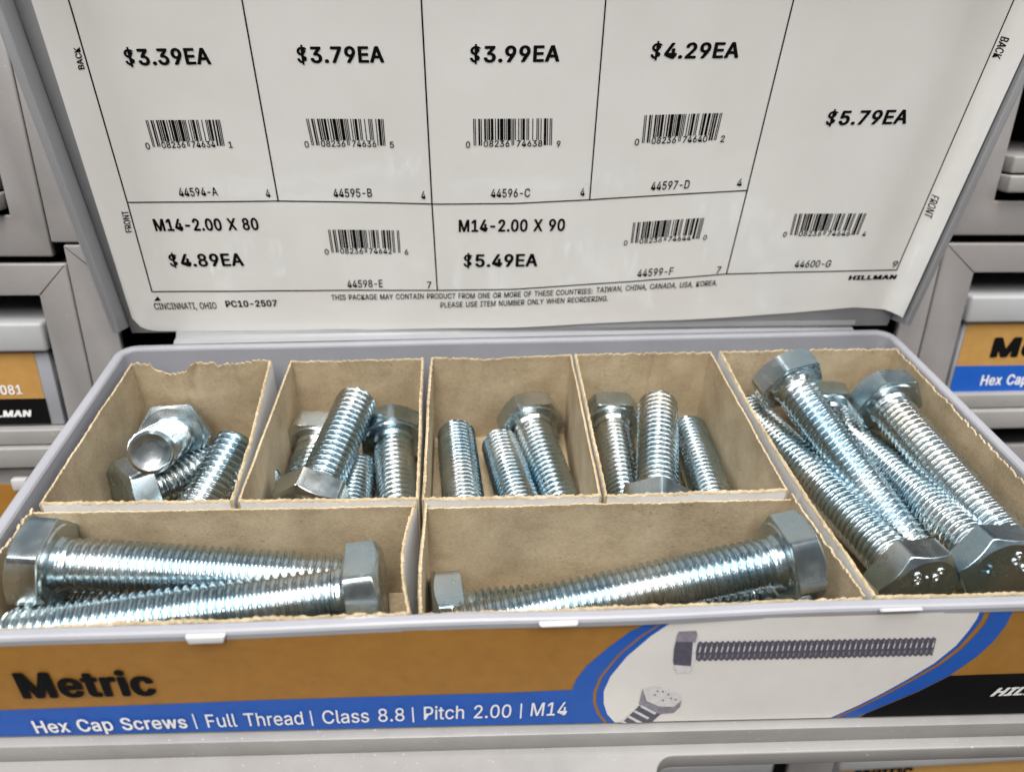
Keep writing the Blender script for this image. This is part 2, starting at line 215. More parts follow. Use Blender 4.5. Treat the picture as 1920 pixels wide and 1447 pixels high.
# ------------------------------------------------------------------ lettering
GLYPH = {'$':(447,[[(202,-74),(202,583),(244,583),(244,-74)],[(224,-9),(197,-8),(172,-4),(149,1),(128,9),(108,19),(91,31),(76,45),(64,60),(54,77),(46,96),(41,115),(38,137),(104,137),(107,123),(110,110),(116,98),(123,88),(132,79),(142,71),(154,64),(166,59),(224,49),(241,50),(257,52),(272,55),(286,60),(299,66),(311,74),(321,82),(329,92),(336,102),(341,114),(345,126),(346,139),(342,161),(332,179),(296,205),(245,222),(184,239),(154,249),(128,260),(105,274),(86,289),(71,307),(60,326),(54,348),(52,372),(53,393),(58,413),(65,431),(75,448),(87,463),(102,476),(119,488),(138,498),(158,506),(180,511),(203,514),(227,516),(252,514),(275,511),(296,505),(316,498),(334,488),(351,476),(365,463),(377,449),(387,433),(394,415),(399,397),(401,378),(337,378),(334,396),(326,412),(316,426),(302,437),(286,447),(267,453),(247,457),(225,459),(209,458),(194,456),(180,452),(167,448),(145,435),(129,418),(118,398),(115,376),(119,352),(131,334),(169,308),(212,293),(264,279),(312,264),(359,238),(395,198),(401,185),(405,171),(407,155),(408,139),(407,118),(403,99),(396,81),(386,64),(374,48),(360,34),(343,21),(323,11),(302,2),(278,-4),(252,-8)]]),',':(188,[[(38,-119),(68,71),(137,71),(84,-119)]]),'-':(453,[[(337,244),(337,188),(114,188),(114,244)]]),'.':(188,[[(95,-4),(78,-1),(63,9),(53,24),(50,41),(53,59),(63,73),(78,83),(95,87),(113,83),(128,73),(138,59),(141,41),(138,24),(128,9),(113,-1)]]),'0':(453,[[(227,-7),(199,-5),(174,1),(151,11),(130,24),(111,41),(95,62),(80,86),(69,113),(60,144),(53,178),(49,214),(48,254),(49,294),(53,330),(60,364),(69,395),(81,422),(95,447),(112,467),(130,484),(151,498),(174,508),(200,514),(227,516),(254,514),(279,508),(302,498),(323,484),(342,467),(358,447),(372,422),(384,395),(393,364),(400,330),(404,294),(405,254),(404,214),(400,178),(393,144),(384,113),(373,86),(359,62),(342,41),(323,24),(302,11),(279,1),(254,-5)],[(227,50),(245,51),(261,56),(276,63),(290,74),(303,87),(313,103),(323,122),(330,144),(336,168),(340,194),(343,223),(344,254),(343,285),(340,314),(336,341),(330,365),(323,387),(313,405),(303,422),(290,435),(276,446),(261,453),(245,458),(227,460),(209,458),(192,453),(177,446),(163,435),(151,422),(140,405),(131,387),(123,365),(117,341),(113,314),(110,285),(109,254),(110,223),(113,194),(117,168),(123,144),(131,122),(140,103),(151,87),(163,74),(177,63),(192,56),(209,51)]]),'1':(453,[[(76,0),(76,55),(391,55),(391,0)],[(276,509),(276,0),(212,0),(212,448),(209,448),(86,358),(86,427),(198,509)]]),'2':(453,[[(64,0),(64,47),(234,229),(282,282),(311,327),(320,371),(317,397),(308,419),(293,436),(273,449),(224,460),(209,459),(196,457),(184,453),(172,447),(153,433),(139,413),(134,402),(130,390),(128,376),(127,362),(66,362),(67,384),(71,405),(77,424),(86,442),(98,459),(111,473),(126,486),(143,496),(162,505),(182,511),(203,514),(225,516),(247,514),(268,511),(288,505),(306,497),(323,486),(337,474),(350,461),(361,445),(370,428),(376,411),(380,392),(381,372),(371,318),(336,259),(267,180),(153,60),(153,57),(389,57),(389,0)]]),'3':(453,[[(218,-7),(195,-6),(173,-3),(152,2),(133,10),(114,19),(98,30),(83,43),(70,57),(60,74),(52,91),(46,111),(44,132),(109,132),(115,107),(126,87),(144,71),(165,59),(219,50),(275,61),(287,67),(297,74),(307,83),(315,93),(321,104),(325,116),(328,130),(329,145),(328,158),(326,172),(322,184),(316,196),(308,207),(299,217),(288,226),(275,234),(260,240),(242,244),(223,247),(201,248),(157,248),(157,299),(288,448),(288,452),(70,452),(70,509),(372,509),(372,461),(211,278),(211,289),(239,290),(264,288),(287,284),(308,276),(327,265),(344,253),(359,239),(371,222),(381,205),(387,186),(392,166),(393,145),(392,123),(387,103),(380,84),(370,66),(358,50),(344,36),(327,23),(309,12),(288,4),(266,-2),(243,-6)]]),'4':(453,[[(40,105),(40,158),(247,509),(311,509),(109,166),(109,163),(413,163),(413,105)],[(282,0),(282,121),(282,146),(282,318),(343,318),(343,0)]]),'5':(453,[[(221,-7),(199,-6),(178,-2),(159,3),(140,11),(123,21),(108,32),(94,45),(83,60),(73,76),(66,93),(62,111),(60,130),(122,130),(127,108),(138,89),(173,60),(221,50),(236,51),(250,53),(264,58),(276,64),(288,72),(298,82),(307,92),(314,104),(320,117),(324,131),(327,146),(328,162),(327,178),(324,193),(320,208),(314,221),(306,233),(297,244),(286,254),(275,262),(262,269),(248,273),(233,276),(218,277),(167,268),(128,246),(67,253),(96,509),(366,509),(366,452),(151,452),(134,301),(136,301),(178,325),(229,334),(247,333),(263,330),(279,326),(294,321),(308,314),(321,306),(334,296),(345,285),(355,273),(364,260),(372,246),(379,231),(384,215),(388,199),(390,181),(391,163),(390,139),(385,117),(379,95),(369,76),(357,57),(343,41),(327,27),(309,15),(289,6),(268,-1),(245,-5)]]),'6':(453,[[(226,-7),(203,-5),(182,-1),(161,5),(142,15),(125,26),(109,40),(96,56),(84,74),(75,94),(69,115),(65,138),(64,162),(65,180),(68,199),(73,219),(80,239),(137,340),(252,509),(322,509),(151,261),(145,261),(165,288),(196,307),(235,314),(257,313),(278,309),(298,303),(316,295),(332,284),(346,271),(359,257),(370,240),(378,221),(384,201),(388,180),(389,157),(388,134),(384,112),(377,92),(368,73),(356,55),(343,39),(327,26),(310,14),(291,5),(271,-2),(249,-6)],[(226,48),(241,49),(254,52),(267,56),(279,63),(289,70),(299,79),(307,90),(314,101),(320,114),(324,128),(327,142),(327,157),(327,173),(324,187),(320,201),(314,213),(307,225),(299,235),(289,244),(279,251),(267,258),(254,262),(241,264),(226,265),(212,264),(198,262),(186,258),(174,252),(163,244),(153,235),(145,225),(138,214),(132,201),(128,188),(126,174),(125,158),(126,143),(128,128),(132,114),(138,102),(145,90),(153,79),(163,70),(174,63),(186,56),(198,52),(212,49)]]),'7':(453,[[(97,0),(323,448),(323,452),(62,452),(62,509),(391,509),(391,449),(165,0)]]),'8':(453,[[(226,-7),(201,-6),(178,-2),(156,3),(136,11),(117,21),(101,33),(86,47),(74,62),(64,78),(57,96),(53,115),(52,135),(53,151),(55,166),(59,181),(65,195),(72,208),(81,220),(90,231),(101,241),(113,249),(125,256),(139,261),(153,265),(153,267),(135,273),(119,282),(105,293),(93,308),(83,324),(76,342),(72,360),(70,380),(72,399),(75,417),(82,434),(90,450),(101,464),(114,477),(129,488),(146,498),(164,506),(184,511),(204,514),(226,516),(248,514),(269,511),(288,506),(306,498),(323,488),(337,477),(350,464),(361,450),(370,434),(377,417),(380,399),(382,380),(380,361),(376,342),(369,324),(359,308),(347,293),(333,282),(318,273),(300,267),(300,265),(314,261),(327,256),(339,249),(351,241),(362,231),(372,220),(380,208),(387,195),(393,181),(397,166),(400,151),(401,135),(399,115),(395,96),(388,78),(378,62),(366,47),(352,33),(335,21),(317,11),(296,3),(275,-2),(251,-6)],[(226,49),(243,50),(258,52),(272,55),(285,60),(307,74),(323,91),(333,113),(337,139),(336,152),(333,165),(329,177),(322,189),(314,199),(305,208),(295,216),(283,223),(270,228),(256,232),(242,234),(226,235),(211,234),(196,232),(182,228),(169,223),(157,216),(147,208),(138,199),(130,189),(123,177),(119,165),(116,152),(115,139),(119,113),(129,91),(145,74),(167,60),(180,55),(195,52),(210,50)],[(226,290),(274,300),(293,313),(307,330),(316,351),(319,376),(316,399),(308,420),(294,437),(275,449),(226,460),(177,449),(159,437),(145,420),(136,399),(133,376),(136,351),(145,330),(159,313),(178,300)]]),'9':(453,[[(226,516),(249,514),(271,510),(291,503),(310,494),(328,482),(343,468),(356,452),(368,434),(377,414),(384,393),(388,371),(389,347),(388,328),(385,309),(380,290),(373,270),(315,168),(200,0),(130,0),(301,248),(307,248),(287,221),(257,202),(218,195),(195,196),(175,199),(155,206),(137,214),(121,225),(106,237),(94,252),(83,269),(74,287),(68,307),(65,329),(64,352),(65,375),(69,397),(75,417),(85,436),(96,454),(110,469),(125,483),(143,494),(162,504),(182,510),(203,514)],[(226,460),(212,459),(199,457),(186,452),(174,446),(163,438),(154,429),(145,419),(138,407),(133,395),(129,381),(126,367),(125,352),(126,336),(129,322),(133,308),(138,295),(145,284),(154,274),(163,265),(174,257),(186,251),(199,247),(212,244),(226,243),(240,244),(254,247),(267,251),(279,257),(289,265),(299,273),(307,284),(314,295),(320,308),(324,321),(327,335),(327,350),(327,366),(324,381),(320,394),(314,407),(307,419),(299,429),(290,438),(279,446),(267,452),(254,457),(241,459)]]),':':(188,[[(95,-4),(78,-1),(63,9),(53,24),(50,41),(53,59),(63,73),(78,83),(95,87),(113,83),(128,73),(138,59),(141,41),(138,24),(128,9),(113,-1)],[(95,271),(78,274),(63,284),(53,299),(50,316),(53,334),(63,349),(78,359),(95,362),(113,359),(128,349),(138,334),(141,316),(138,299),(128,284),(113,274)]]),'A':(480,[[(16,0),(201,509),(276,509),(463,0),(395,0),(287,302),(264,372),(232,478),(245,478),(213,371),(191,302),(85,0)],[(110,142),(110,199),(370,199),(370,142)]]),'B':(456,[[(60,0),(60,509),(241,509),(266,508),(289,504),(310,499),(329,491),(345,481),(359,469),(371,456),(381,442),(388,426),(394,410),(397,392),(398,374),(397,358),(395,344),(392,331),(387,320),(356,286),(315,267),(315,262),(327,261),(339,257),(351,252),(363,245),(374,237),(385,227),(394,216),(402,203),(409,189),(414,173),(417,155),(418,136),(417,117),(413,100),(408,83),(400,67),(390,52),(377,39),(362,28),(344,18),(324,10),(301,4),(275,1),(247,0)],[(125,57),(245,57),(272,58),(296,63),(315,70),(330,80),(341,92),(349,105),(354,120),(355,137),(352,161),(342,184),(335,194),(327,203),(317,211),(306,218),(293,224),(279,228),(264,230),(248,231),(125,231)],[(125,285),(238,285),(288,296),(308,309),(323,326),(333,348),(336,372),(334,388),(330,403),(323,417),(313,429),(299,439),(283,446),(263,450),(240,452),(125,452)]]),'C':(510,[[(267,-7),(235,-5),(205,1),(177,11),(150,25),(126,42),(104,63),(86,88),(70,115),(57,146),(48,179),(42,215),(40,254),(42,293),(48,329),(57,362),(70,393),(86,421),(104,445),(126,466),(150,484),(177,498),(205,508),(235,514),(267,516),(340,504),(357,498),(373,490),(388,481),(402,471),(415,460),(427,447),(438,433),(448,418),(456,402),(463,385),(469,367),(473,348),(408,348),(389,395),(357,428),(315,449),(267,456),(245,454),(223,450),(203,443),(184,432),(166,419),(150,403),(137,385),(125,364),(116,340),(109,314),(105,285),(103,254),(105,223),(109,194),(116,168),(125,145),(137,123),(151,105),(166,89),(184,76),(203,66),(223,59),(245,54),(267,53),(315,60),(357,81),(389,114),(408,160),(473,160),(469,142),(463,124),(457,107),(448,91),(438,76),(428,62),(416,49),(402,38),(388,28),(373,19),(357,11),(341,5),(323,0),(305,-4),(286,-6)]]),'D':(502,[[(60,0),(60,509),(225,509),(261,507),(294,501),(325,492),(353,478),(377,461),(399,441),(418,418),(433,391),(446,361),(455,329),(460,293),(462,255),(460,217),(455,181),(446,149),(433,119),(417,92),(398,68),(376,48),(351,31),(322,17),(291,8),(256,2),(219,0)],[(125,57),(215,57),(244,58),(272,63),(296,70),(318,81),(337,94),(354,110),(368,128),(379,149),(388,172),(394,198),(398,226),(399,255),(398,285),(394,312),(388,337),(379,361),(368,381),(354,399),(338,415),(320,428),(299,438),(275,446),(249,450),(221,452),(125,452)]]),'E':(419,[[(60,0),(60,509),(372,509),(372,452),(125,452),(125,286),(355,286),(355,229),(125,229),(125,57),(375,57),(375,0)]]),'F':(410,[[(60,0),(60,509),(369,509),(369,452),(125,452),(125,278),(346,278),(346,221),(125,221),(125,0)]]),'G':(520,[[(269,-7),(236,-5),(205,1),(176,11),(149,25),(125,43),(104,64),(85,88),(69,116),(57,146),(47,179),(42,215),(40,254),(42,293),(47,329),(57,362),(69,393),(85,421),(103,445),(125,466),(149,484),(175,498),(203,508),(233,514),(265,516),(285,515),(304,513),(322,509),(340,504),(358,497),(374,489),(389,480),(403,469),(416,458),(429,445),(439,431),(449,416),(458,401),(465,384),(470,367),(474,349),(408,349),(387,393),(356,427),(315,448),(265,456),(243,454),(222,450),(202,443),(183,432),(166,419),(150,404),(137,385),(125,364),(116,340),(109,314),(105,285),(103,254),(105,223),(109,194),(116,168),(125,145),(137,124),(151,105),(166,90),(184,76),(203,66),(224,59),(246,54),(269,53),(290,54),(309,57),(328,63),(345,71),(360,81),(374,93),(386,107),(396,123),(404,141),(410,160),(414,180),(415,202),(434,199),(283,199),(283,256),(478,256),(478,200),(476,170),(471,141),(463,115),(451,91),(436,69),(419,50),(399,33),(377,19),(352,8),(326,0),(298,-5)]]),'H':(517,[[(60,0),(60,509),(125,509),(125,289),(392,289),(392,509),(457,509),(457,0),(392,0),(392,232),(125,232),(125,0)]]),'I':(300,[[(31,0),(31,57),(118,57),(118,452),(31,452),(31,509),(269,509),(269,452),(183,452),(183,57),(269,57),(269,0)]]),'K':(467,[[(104,145),(104,216),(139,261),(174,303),(212,344),(364,509),(448,509),(231,276),(228,276)],[(60,0),(60,509),(125,509),(125,334),(124,225),(125,193),(125,0)],[(372,0),(188,259),(228,309),(449,0)]]),'L':(393,[[(60,0),(60,509),(125,509),(125,57),(361,57),(361,0)]]),'M':(628,[[(60,0),(60,509),(152,509),(277,187),(287,159),(299,123),(311,84),(322,49),(307,49),(318,83),(330,121),(342,158),(352,187),(476,509),(568,509),(568,0),(504,0),(504,291),(504,327),(505,369),(506,413),(507,457),(513,457),(498,409),(482,363),(467,322),(456,291),(342,0),(286,0),(170,291),(159,321),(145,361),(129,408),(112,457),(119,457),(120,416),(121,372),(122,328),(122,291),(122,0)]]),'N':(523,[[(60,0),(60,509),(136,509),(343,183),(363,151),(388,107),(414,55),(405,54),(401,108),(399,157),(399,195),(399,509),(463,509),(463,0),(387,0),(202,290),(177,331),(148,381),(108,452),(119,454),(122,384),(124,328),(125,291),(125,0)]]),'O':(533,[[(267,-7),(235,-5),(205,1),(177,11),(150,25),(126,42),(105,63),(86,88),(70,115),(57,146),(48,179),(42,215),(40,254),(42,293),(48,329),(57,362),(70,393),(86,421),(105,445),(126,466),(150,484),(177,498),(205,508),(235,514),(267,516),(299,514),(329,508),(357,498),(384,484),(408,466),(429,445),(448,421),(464,393),(477,362),(486,329),(491,293),(493,254),(491,215),(486,179),(477,146),(464,115),(448,88),(429,63),(408,42),(384,25),(357,11),(329,1),(299,-5)],[(267,53),(289,54),(310,59),(330,66),(349,76),(367,89),(383,105),(396,123),(408,144),(418,168),(425,194),(429,223),(430,254),(429,286),(425,314),(418,341),(408,365),(396,386),(383,404),(367,420),(349,433),(330,443),(310,450),(289,454),(267,456),(245,454),(223,450),(203,443),(184,433),(167,420),(151,404),(137,385),(125,364),(116,340),(109,314),(105,285),(103,254),(105,223),(109,194),(116,168),(125,144),(137,123),(151,105),(167,89),(184,76),(203,66),(223,59),(245,54)]]),'P':(445,[[(60,0),(60,509),(235,509),(263,507),(289,503),(312,497),(332,487),(350,476),(366,462),(379,447),(390,430),(398,411),(404,391),(407,370),(409,348),(407,325),(404,304),(398,284),(390,265),(379,248),(366,233),(350,219),(332,207),(312,198),(289,191),(263,187),(235,186),(109,186),(109,242),(233,242),(252,243),(269,246),(284,250),(297,256),(308,264),(318,272),(327,282),(333,294),(338,306),(342,319),(344,333),(344,348),(344,362),(342,376),(338,389),(333,402),(326,413),(318,423),(308,431),(297,439),(284,444),(268,449),(251,451),(232,452),(125,452),(125,0)]]),'R':(449,[[(60,0),(60,509),(236,509),(264,507),(290,504),(313,497),(333,489),(351,478),(367,465),(380,450),(390,433),(399,415),(405,395),(408,374),(409,352),(408,330),(405,309),(399,290),(390,271),(380,255),(367,240),(351,228),(333,217),(312,209),(289,203),(264,199),(236,198),(96,198),(96,255),(234,255),(252,256),(269,258),(284,262),(298,267),(319,281),(334,300),(339,312),(342,324),(344,338),(345,352),(344,367),(342,380),(339,393),(334,405),(327,415),(319,425),(309,433),(298,440),(284,445),(269,449),(252,451),(233,452),(125,452),(125,0)],[(353,0),(230,229),(303,229),(428,0)]]),'S':(447,[[(224,-9),(197,-8),(172,-4),(149,1),(128,9),(108,19),(91,31),(76,45),(64,60),(54,77),(46,96),(41,115),(38,137),(104,137),(107,123),(110,110),(116,98),(123,88),(132,79),(142,71),(154,64),(166,59),(224,49),(241,50),(257,52),(272,55),(286,60),(299,66),(311,74),(321,82),(329,92),(336,102),(341,114),(345,126),(346,139),(342,161),(332,179),(296,205),(245,222),(184,239),(154,249),(128,260),(105,274),(86,289),(71,307),(60,326),(54,348),(52,372),(53,393),(58,413),(65,431),(75,448),(87,463),(102,476),(119,488),(138,498),(158,506),(180,511),(203,514),(227,516),(252,514),(275,511),(296,505),(316,498),(334,488),(351,476),(365,463),(377,449),(387,433),(394,415),(399,397),(401,378),(337,378),(334,396),(326,412),(316,426),(302,437),(286,447),(267,453),(247,457),(225,459),(209,458),(194,456),(180,452),(167,448),(145,435),(129,418),(118,398),(115,376),(119,352),(131,334),(169,308),(212,293),(264,279),(312,264),(359,238),(395,198),(401,185),(405,171),(407,155),(408,139),(407,118),(403,99),(396,81),(386,64),(374,48),(360,34),(343,21),(323,11),(302,2),(278,-4),(252,-8)]]),'T':(449,[[(32,452),(32,509),(417,509),(417,452),(257,452),(257,0),(193,0),(193,452)]]),'U':(517,[[(259,-8),(230,-7),(203,-2),(177,5),(154,15),(133,28),(114,43),(98,60),(85,80),(74,101),(66,124),(62,148),(60,173),(60,509),(124,509),(124,178),(125,160),(128,144),(133,128),(141,113),(150,99),(160,87),(173,77),(187,68),(203,61),(220,56),(239,53),(259,52),(279,53),(298,56),(315,61),(331,68),(345,77),(357,87),(368,99),(377,113),(384,128),(389,144),(392,160),(393,178),(393,509),(457,509),(457,173),(456,148),(451,124),(443,101),(433,80),(419,60),(403,43),(384,28),(363,15),(340,5),(315,-2),(288,-7)]]),'W':(686,[[(155,0),(16,509),(82,509),(163,196),(175,145),(187,94),(197,40),(189,40),(200,94),(211,145),(224,196),(306,509),(380,509),(462,196),(474,145),(486,94),(497,40),(488,40),(499,94),(510,145),(523,196),(603,509),(670,509),(530,0),(455,0),(368,323),(351,391),(336,475),(350,475),(335,395),(318,323),(230,0)]]),'X':(474,[[(18,0),(217,284),(217,236),(29,509),(104,509),(178,400),(204,361),(223,329),(243,292),(232,292),(252,329),(272,361),(298,400),(374,509),(446,509),(259,239),(259,287),(456,0),(382,0),(292,129),(268,165),(250,195),(230,231),(244,231),(225,196),(206,166),(182,129),(91,0)]]),'Y':(472,[[(203,0),(203,208),(16,509),(91,509),(192,344),(222,292),(250,230),(224,230),(251,293),(280,344),(381,509),(455,509),(268,208),(268,0)]]),'a':(389,[[(160,-9),(142,-8),(126,-5),(110,-1),(94,5),(80,12),(68,22),(57,32),(48,45),(40,58),(35,73),(31,90),(30,108),(31,123),(34,138),(38,150),(43,161),(58,179),(78,193),(125,211),(178,220),(234,227),(265,235),(273,243),(276,255),(276,257),(267,297),(240,322),(196,331),(149,322),(118,301),(100,274),(41,291),(48,308),(57,322),(67,335),(79,346),(91,355),(104,364),(118,370),(133,375),(194,384),(239,379),(286,360),(296,353),(306,343),(315,333),(322,320),(329,306),(333,290),(336,272),(337,251),(337,0),(277,0),(277,52),(272,52),(252,25),(215,1)],[(170,45),(187,46),(202,49),(216,53),(228,59),(248,74),(263,93),(272,115),(276,138),(276,190),(259,182),(231,176),(200,171),(175,168),(134,159),(103,139),(95,124),(92,105),(102,72),(130,52)]]),'c':(396,[[(207,-8),(182,-7),(159,-2),(137,6),(117,16),(98,30),(82,46),(68,64),(56,85),(46,108),(40,133),(36,159),(34,187),(36,216),(40,243),(46,268),(56,291),(68,312),(82,330),(98,346),(117,360),(137,371),(159,378),(182,383),(207,384),(260,377),(305,356),(340,322),(362,277),(303,262),(290,289),(270,311),(242,325),(207,330),(189,329),(173,325),(158,319),(145,310),(134,300),(124,287),(115,274),(108,258),(103,242),(99,224),(97,206),(96,187),(97,169),(99,151),(103,134),(108,117),(115,102),(124,89),(134,76),(145,66),(158,57),(173,51),(189,48),(207,46),(243,52),(271,66),(292,89),(304,117),(363,102),(341,56),(306,21),(261,-1)]]),'d':(424,[[(195,-8),(172,-7),(151,-2),(130,5),(111,16),(94,29),(79,45),(66,64),(55,84),(46,108),(39,133),(35,160),(34,189),(35,218),(39,245),(46,270),(55,293),(66,313),(79,332),(95,347),(112,361),(131,371),(151,378),(173,383),(196,384),(213,384),(228,381),(241,378),(253,373),(287,346),(306,319),(311,319),(311,509),(372,509),(372,0),(313,0),(313,59),(307,59),(287,31),(252,4),(241,-1),(227,-5),(212,-7)],[(205,47),(221,48),(236,51),(250,57),(263,65),(274,75),(284,86),(293,100),(299,115),(305,132),(309,150),(311,169),(312,189),(311,210),(309,229),(305,247),(300,263),(293,278),(284,291),(275,302),(263,312),(251,320),(237,325),(221,329),(205,330),(187,329),(172,325),(157,319),(145,311),(133,301),(124,290),(115,276),(108,261),(103,245),(99,227),(97,209),(96,189),(97,170),(99,151),(103,133),(109,117),(115,101),(124,88),(134,76),(145,66),(158,57),(172,51),(188,48)]]),'e':(404,[[(212,-8),(185,-7),(161,-2),(138,6),(117,16),(98,30),(82,46),(68,64),(56,85),(46,108),(40,132),(35,159),(34,187),(35,215),(39,242),(46,267),(55,290),(67,311),(81,329),(97,346),(115,359),(135,370),(157,378),(180,383),(205,384),(266,374),(280,368),(294,361),(307,351),(319,341),(331,329),(341,315),(350,299),(357,282),(363,263),(368,242),(370,219),(371,194),(371,169),(75,169),(75,221),(338,221),(310,202),(309,220),(307,237),(303,254),(298,269),(291,282),(283,294),(273,305),(263,314),(250,321),(237,326),(222,329),(205,330),(189,329),(173,326),(159,321),(146,313),(135,304),(125,294),(116,282),(109,270),(103,256),(99,241),(97,226),(96,211),(96,178),(97,157),(100,139),(104,122),(110,106),(118,92),(128,80),(139,70),(151,61),(165,55),(179,50),(195,47),(212,46),(254,53),(285,73),(306,105),(365,91),(360,77),(353,63),(345,51),(335,39),(324,29),(311,19),(298,11),(283,4),(266,-1),(249,-5),(231,-7)]]),'h':(410,[[(114,227),(114,0),(53,0),(53,509),(114,509),(114,287),(102,287),(112,312),(124,332),(137,349),(152,362),(169,372),(187,379),(207,383),(227,384),(246,383),(264,380),(280,376),(295,369),(309,360),(321,349),(332,336),(341,321),(348,304),(353,285),(356,264),(357,240),(357,0),(296,0),(296,235),(295,256),(290,275),(283,291),(273,304),(260,315),(246,323),(229,328),(210,329),(197,328),(184,326),(172,322),(161,317),(141,303),(126,283),(121,271),(117,257),(114,243)]]),'i':(167,[[(53,0),(53,379),(114,379),(114,0)],[(84,443),(67,446),(54,455),(44,468),(41,483),(44,499),(54,512),(67,521),(84,524),(100,521),(114,512),(123,499),(126,483),(123,468),(114,455),(100,446)]]),'l':(189,[[(139,-2),(119,-1),(101,3),(86,10),(74,20),(65,33),(58,47),(54,65),(53,84),(53,509),(114,509),(114,99),(120,62),(130,54),(146,52),(160,53),(170,54),(181,3),(162,-1)]]),'p':(424,[[(53,-143),(53,379),(112,379),(112,319),(118,319),(137,346),(171,373),(183,378),(197,381),(212,384),(229,384),(252,383),(274,378),(294,371),(313,361),(330,347),(345,332),(359,313),(370,293),(379,270),(385,245),(389,218),(390,189),(389,160),(385,133),(379,108),(370,84),(359,64),(346,45),(330,29),(313,16),(294,5),(274,-2),(252,-7),(229,-8),(213,-7),(198,-5),(184,-1),(173,4),(138,31),(118,59),(114,59),(114,-143)],[(220,47),(237,48),(253,51),(267,57),(279,66),(291,76),(301,88),(309,101),(316,117),(321,133),(325,151),(327,170),(328,189),(327,209),(325,227),(321,245),(316,261),(309,276),(301,290),(291,301),(280,311),(267,319),(253,325),(237,329),(220,330),(203,329),(188,325),(174,320),(161,312),(150,302),(140,291),(132,278),(125,263),(120,247),(116,229),(113,210),(113,189),(113,169),(116,150),(120,132),(125,115),(132,100),(140,86),(150,75),(162,65),(174,57),(188,51),(204,48)]]),'r':(259,[[(53,0),(53,379),(112,379),(112,321),(115,321),(122,335),(130,347),(140,358),(152,367),(166,375),(181,380),(196,384),(213,385),(229,384),(243,384),(243,322),(230,324),(207,326),(182,323),(159,315),(140,301),(126,284),(117,262),(114,237),(114,0)]]),'s':(365,[[(182,-8),(163,-7),(145,-5),(128,-2),(112,3),(98,10),(84,18),(72,27),(62,38),(53,50),(45,63),(40,78),(36,94),(94,107),(99,92),(105,79),(114,69),(124,60),(136,54),(150,49),(165,46),(181,45),(200,46),(217,50),(232,55),(244,62),(262,81),(268,103),(265,121),(254,136),(237,147),(212,155),(149,170),(125,177),(104,186),(87,196),(72,208),(61,222),(53,237),(48,255),(47,274),(48,290),(51,305),(57,319),(65,332),(75,343),(87,354),(100,363),(115,370),(131,377),(149,381),(167,384),(187,384),(206,384),(223,381),(239,378),(254,372),(267,366),(279,358),(290,349),(299,339),(324,290),(268,277),(258,298),(243,316),(232,323),(219,328),(205,331),(187,333),(171,332),(156,329),(143,324),(131,317),(114,299),(109,277),(112,258),(124,243),(172,223),(229,209),(254,202),(275,194),(292,183),(306,171),(317,158),(325,142),(330,125),(331,107),(330,90),(326,75),(321,61),(312,47),(302,35),(290,24),(276,15),(260,6),(242,0),(223,-5),(203,-7)]]),'t':(227,[[(204,379),(204,327),(6,327),(6,379)],[(65,471),(126,471),(126,98),(128,76),(136,61),(150,53),(170,50),(185,51),(202,54),(213,2),(192,-3),(168,-4),(145,-3),(125,2),(107,10),(92,21),(80,35),(72,52),(67,71),(65,93)]]),'u':(410,[[(182,-5),(164,-4),(146,-1),(130,4),(115,11),(101,20),(89,31),(78,44),(69,59),(62,76),(57,95),(54,116),(53,139),(53,379),(114,379),(114,144),(115,123),(119,105),(127,89),(137,75),(150,64),(164,56),(181,52),(200,50),(213,51),(226,53),(238,57),(249,62),(268,77),(283,97),(289,109),(293,122),(295,137),(296,153),(296,379),(357,379),(357,0),(298,0),(298,92),(307,92),(297,67),(286,47),(272,30),(257,17),(240,7),(222,0),(203,-4)]]),'w':(567,[[(138,0),(23,379),(87,379),(133,214),(154,137),(175,41),(165,41),(186,135),(206,214),(252,379),(316,379),(362,214),(382,136),(402,41),(391,41),(413,135),(434,214),(480,379),(545,379),(429,0),(368,0),(319,172),(305,225),(291,280),(277,338),(291,338),(277,280),(263,225),(248,172),(199,0)]]),'x':(379,[[(21,0),(171,218),(171,171),(29,379),(100,379),(147,306),(179,253),(207,206),(175,206),(202,253),(233,306),(282,379),(352,379),(209,169),(209,214),(358,0),(287,0),(231,85),(200,136),(173,182),(205,182),(178,136),(148,85),(91,0)]]),'|':(230,[[(141,673),(141,-164),(88,-164),(88,673)]])}      # outlines of the sans-serif letters used on the prints: advance width, contours (em = 1000)
TXT = {}; CHM = {}
def char_mesh(ch):
    if ch in CHM: return CHM[ch]
    c = bpy.data.curves.new('t', 'CURVE'); c.dimensions = '2D'; c.fill_mode = 'FRONT'
    for ct in GLYPH[ch][1]:
        sp = c.splines.new('POLY'); sp.points.add(len(ct) - 1); sp.use_cyclic_u = True
        for pt, (px, py) in zip(sp.points, ct): pt.co = (px / 1000, py / 1000, 0, 1)
    o = bpy.data.objects.new('t', c); COL.objects.link(o)
    me = o.evaluated_get(bpy.context.evaluated_depsgraph_get()).to_mesh()
    CHM[ch] = ([(q.co.x, q.co.y) for q in me.vertices], [tuple(q.vertices) for q in me.polygons])
    bpy.data.objects.remove(o); bpy.data.curves.remove(c); return CHM[ch]
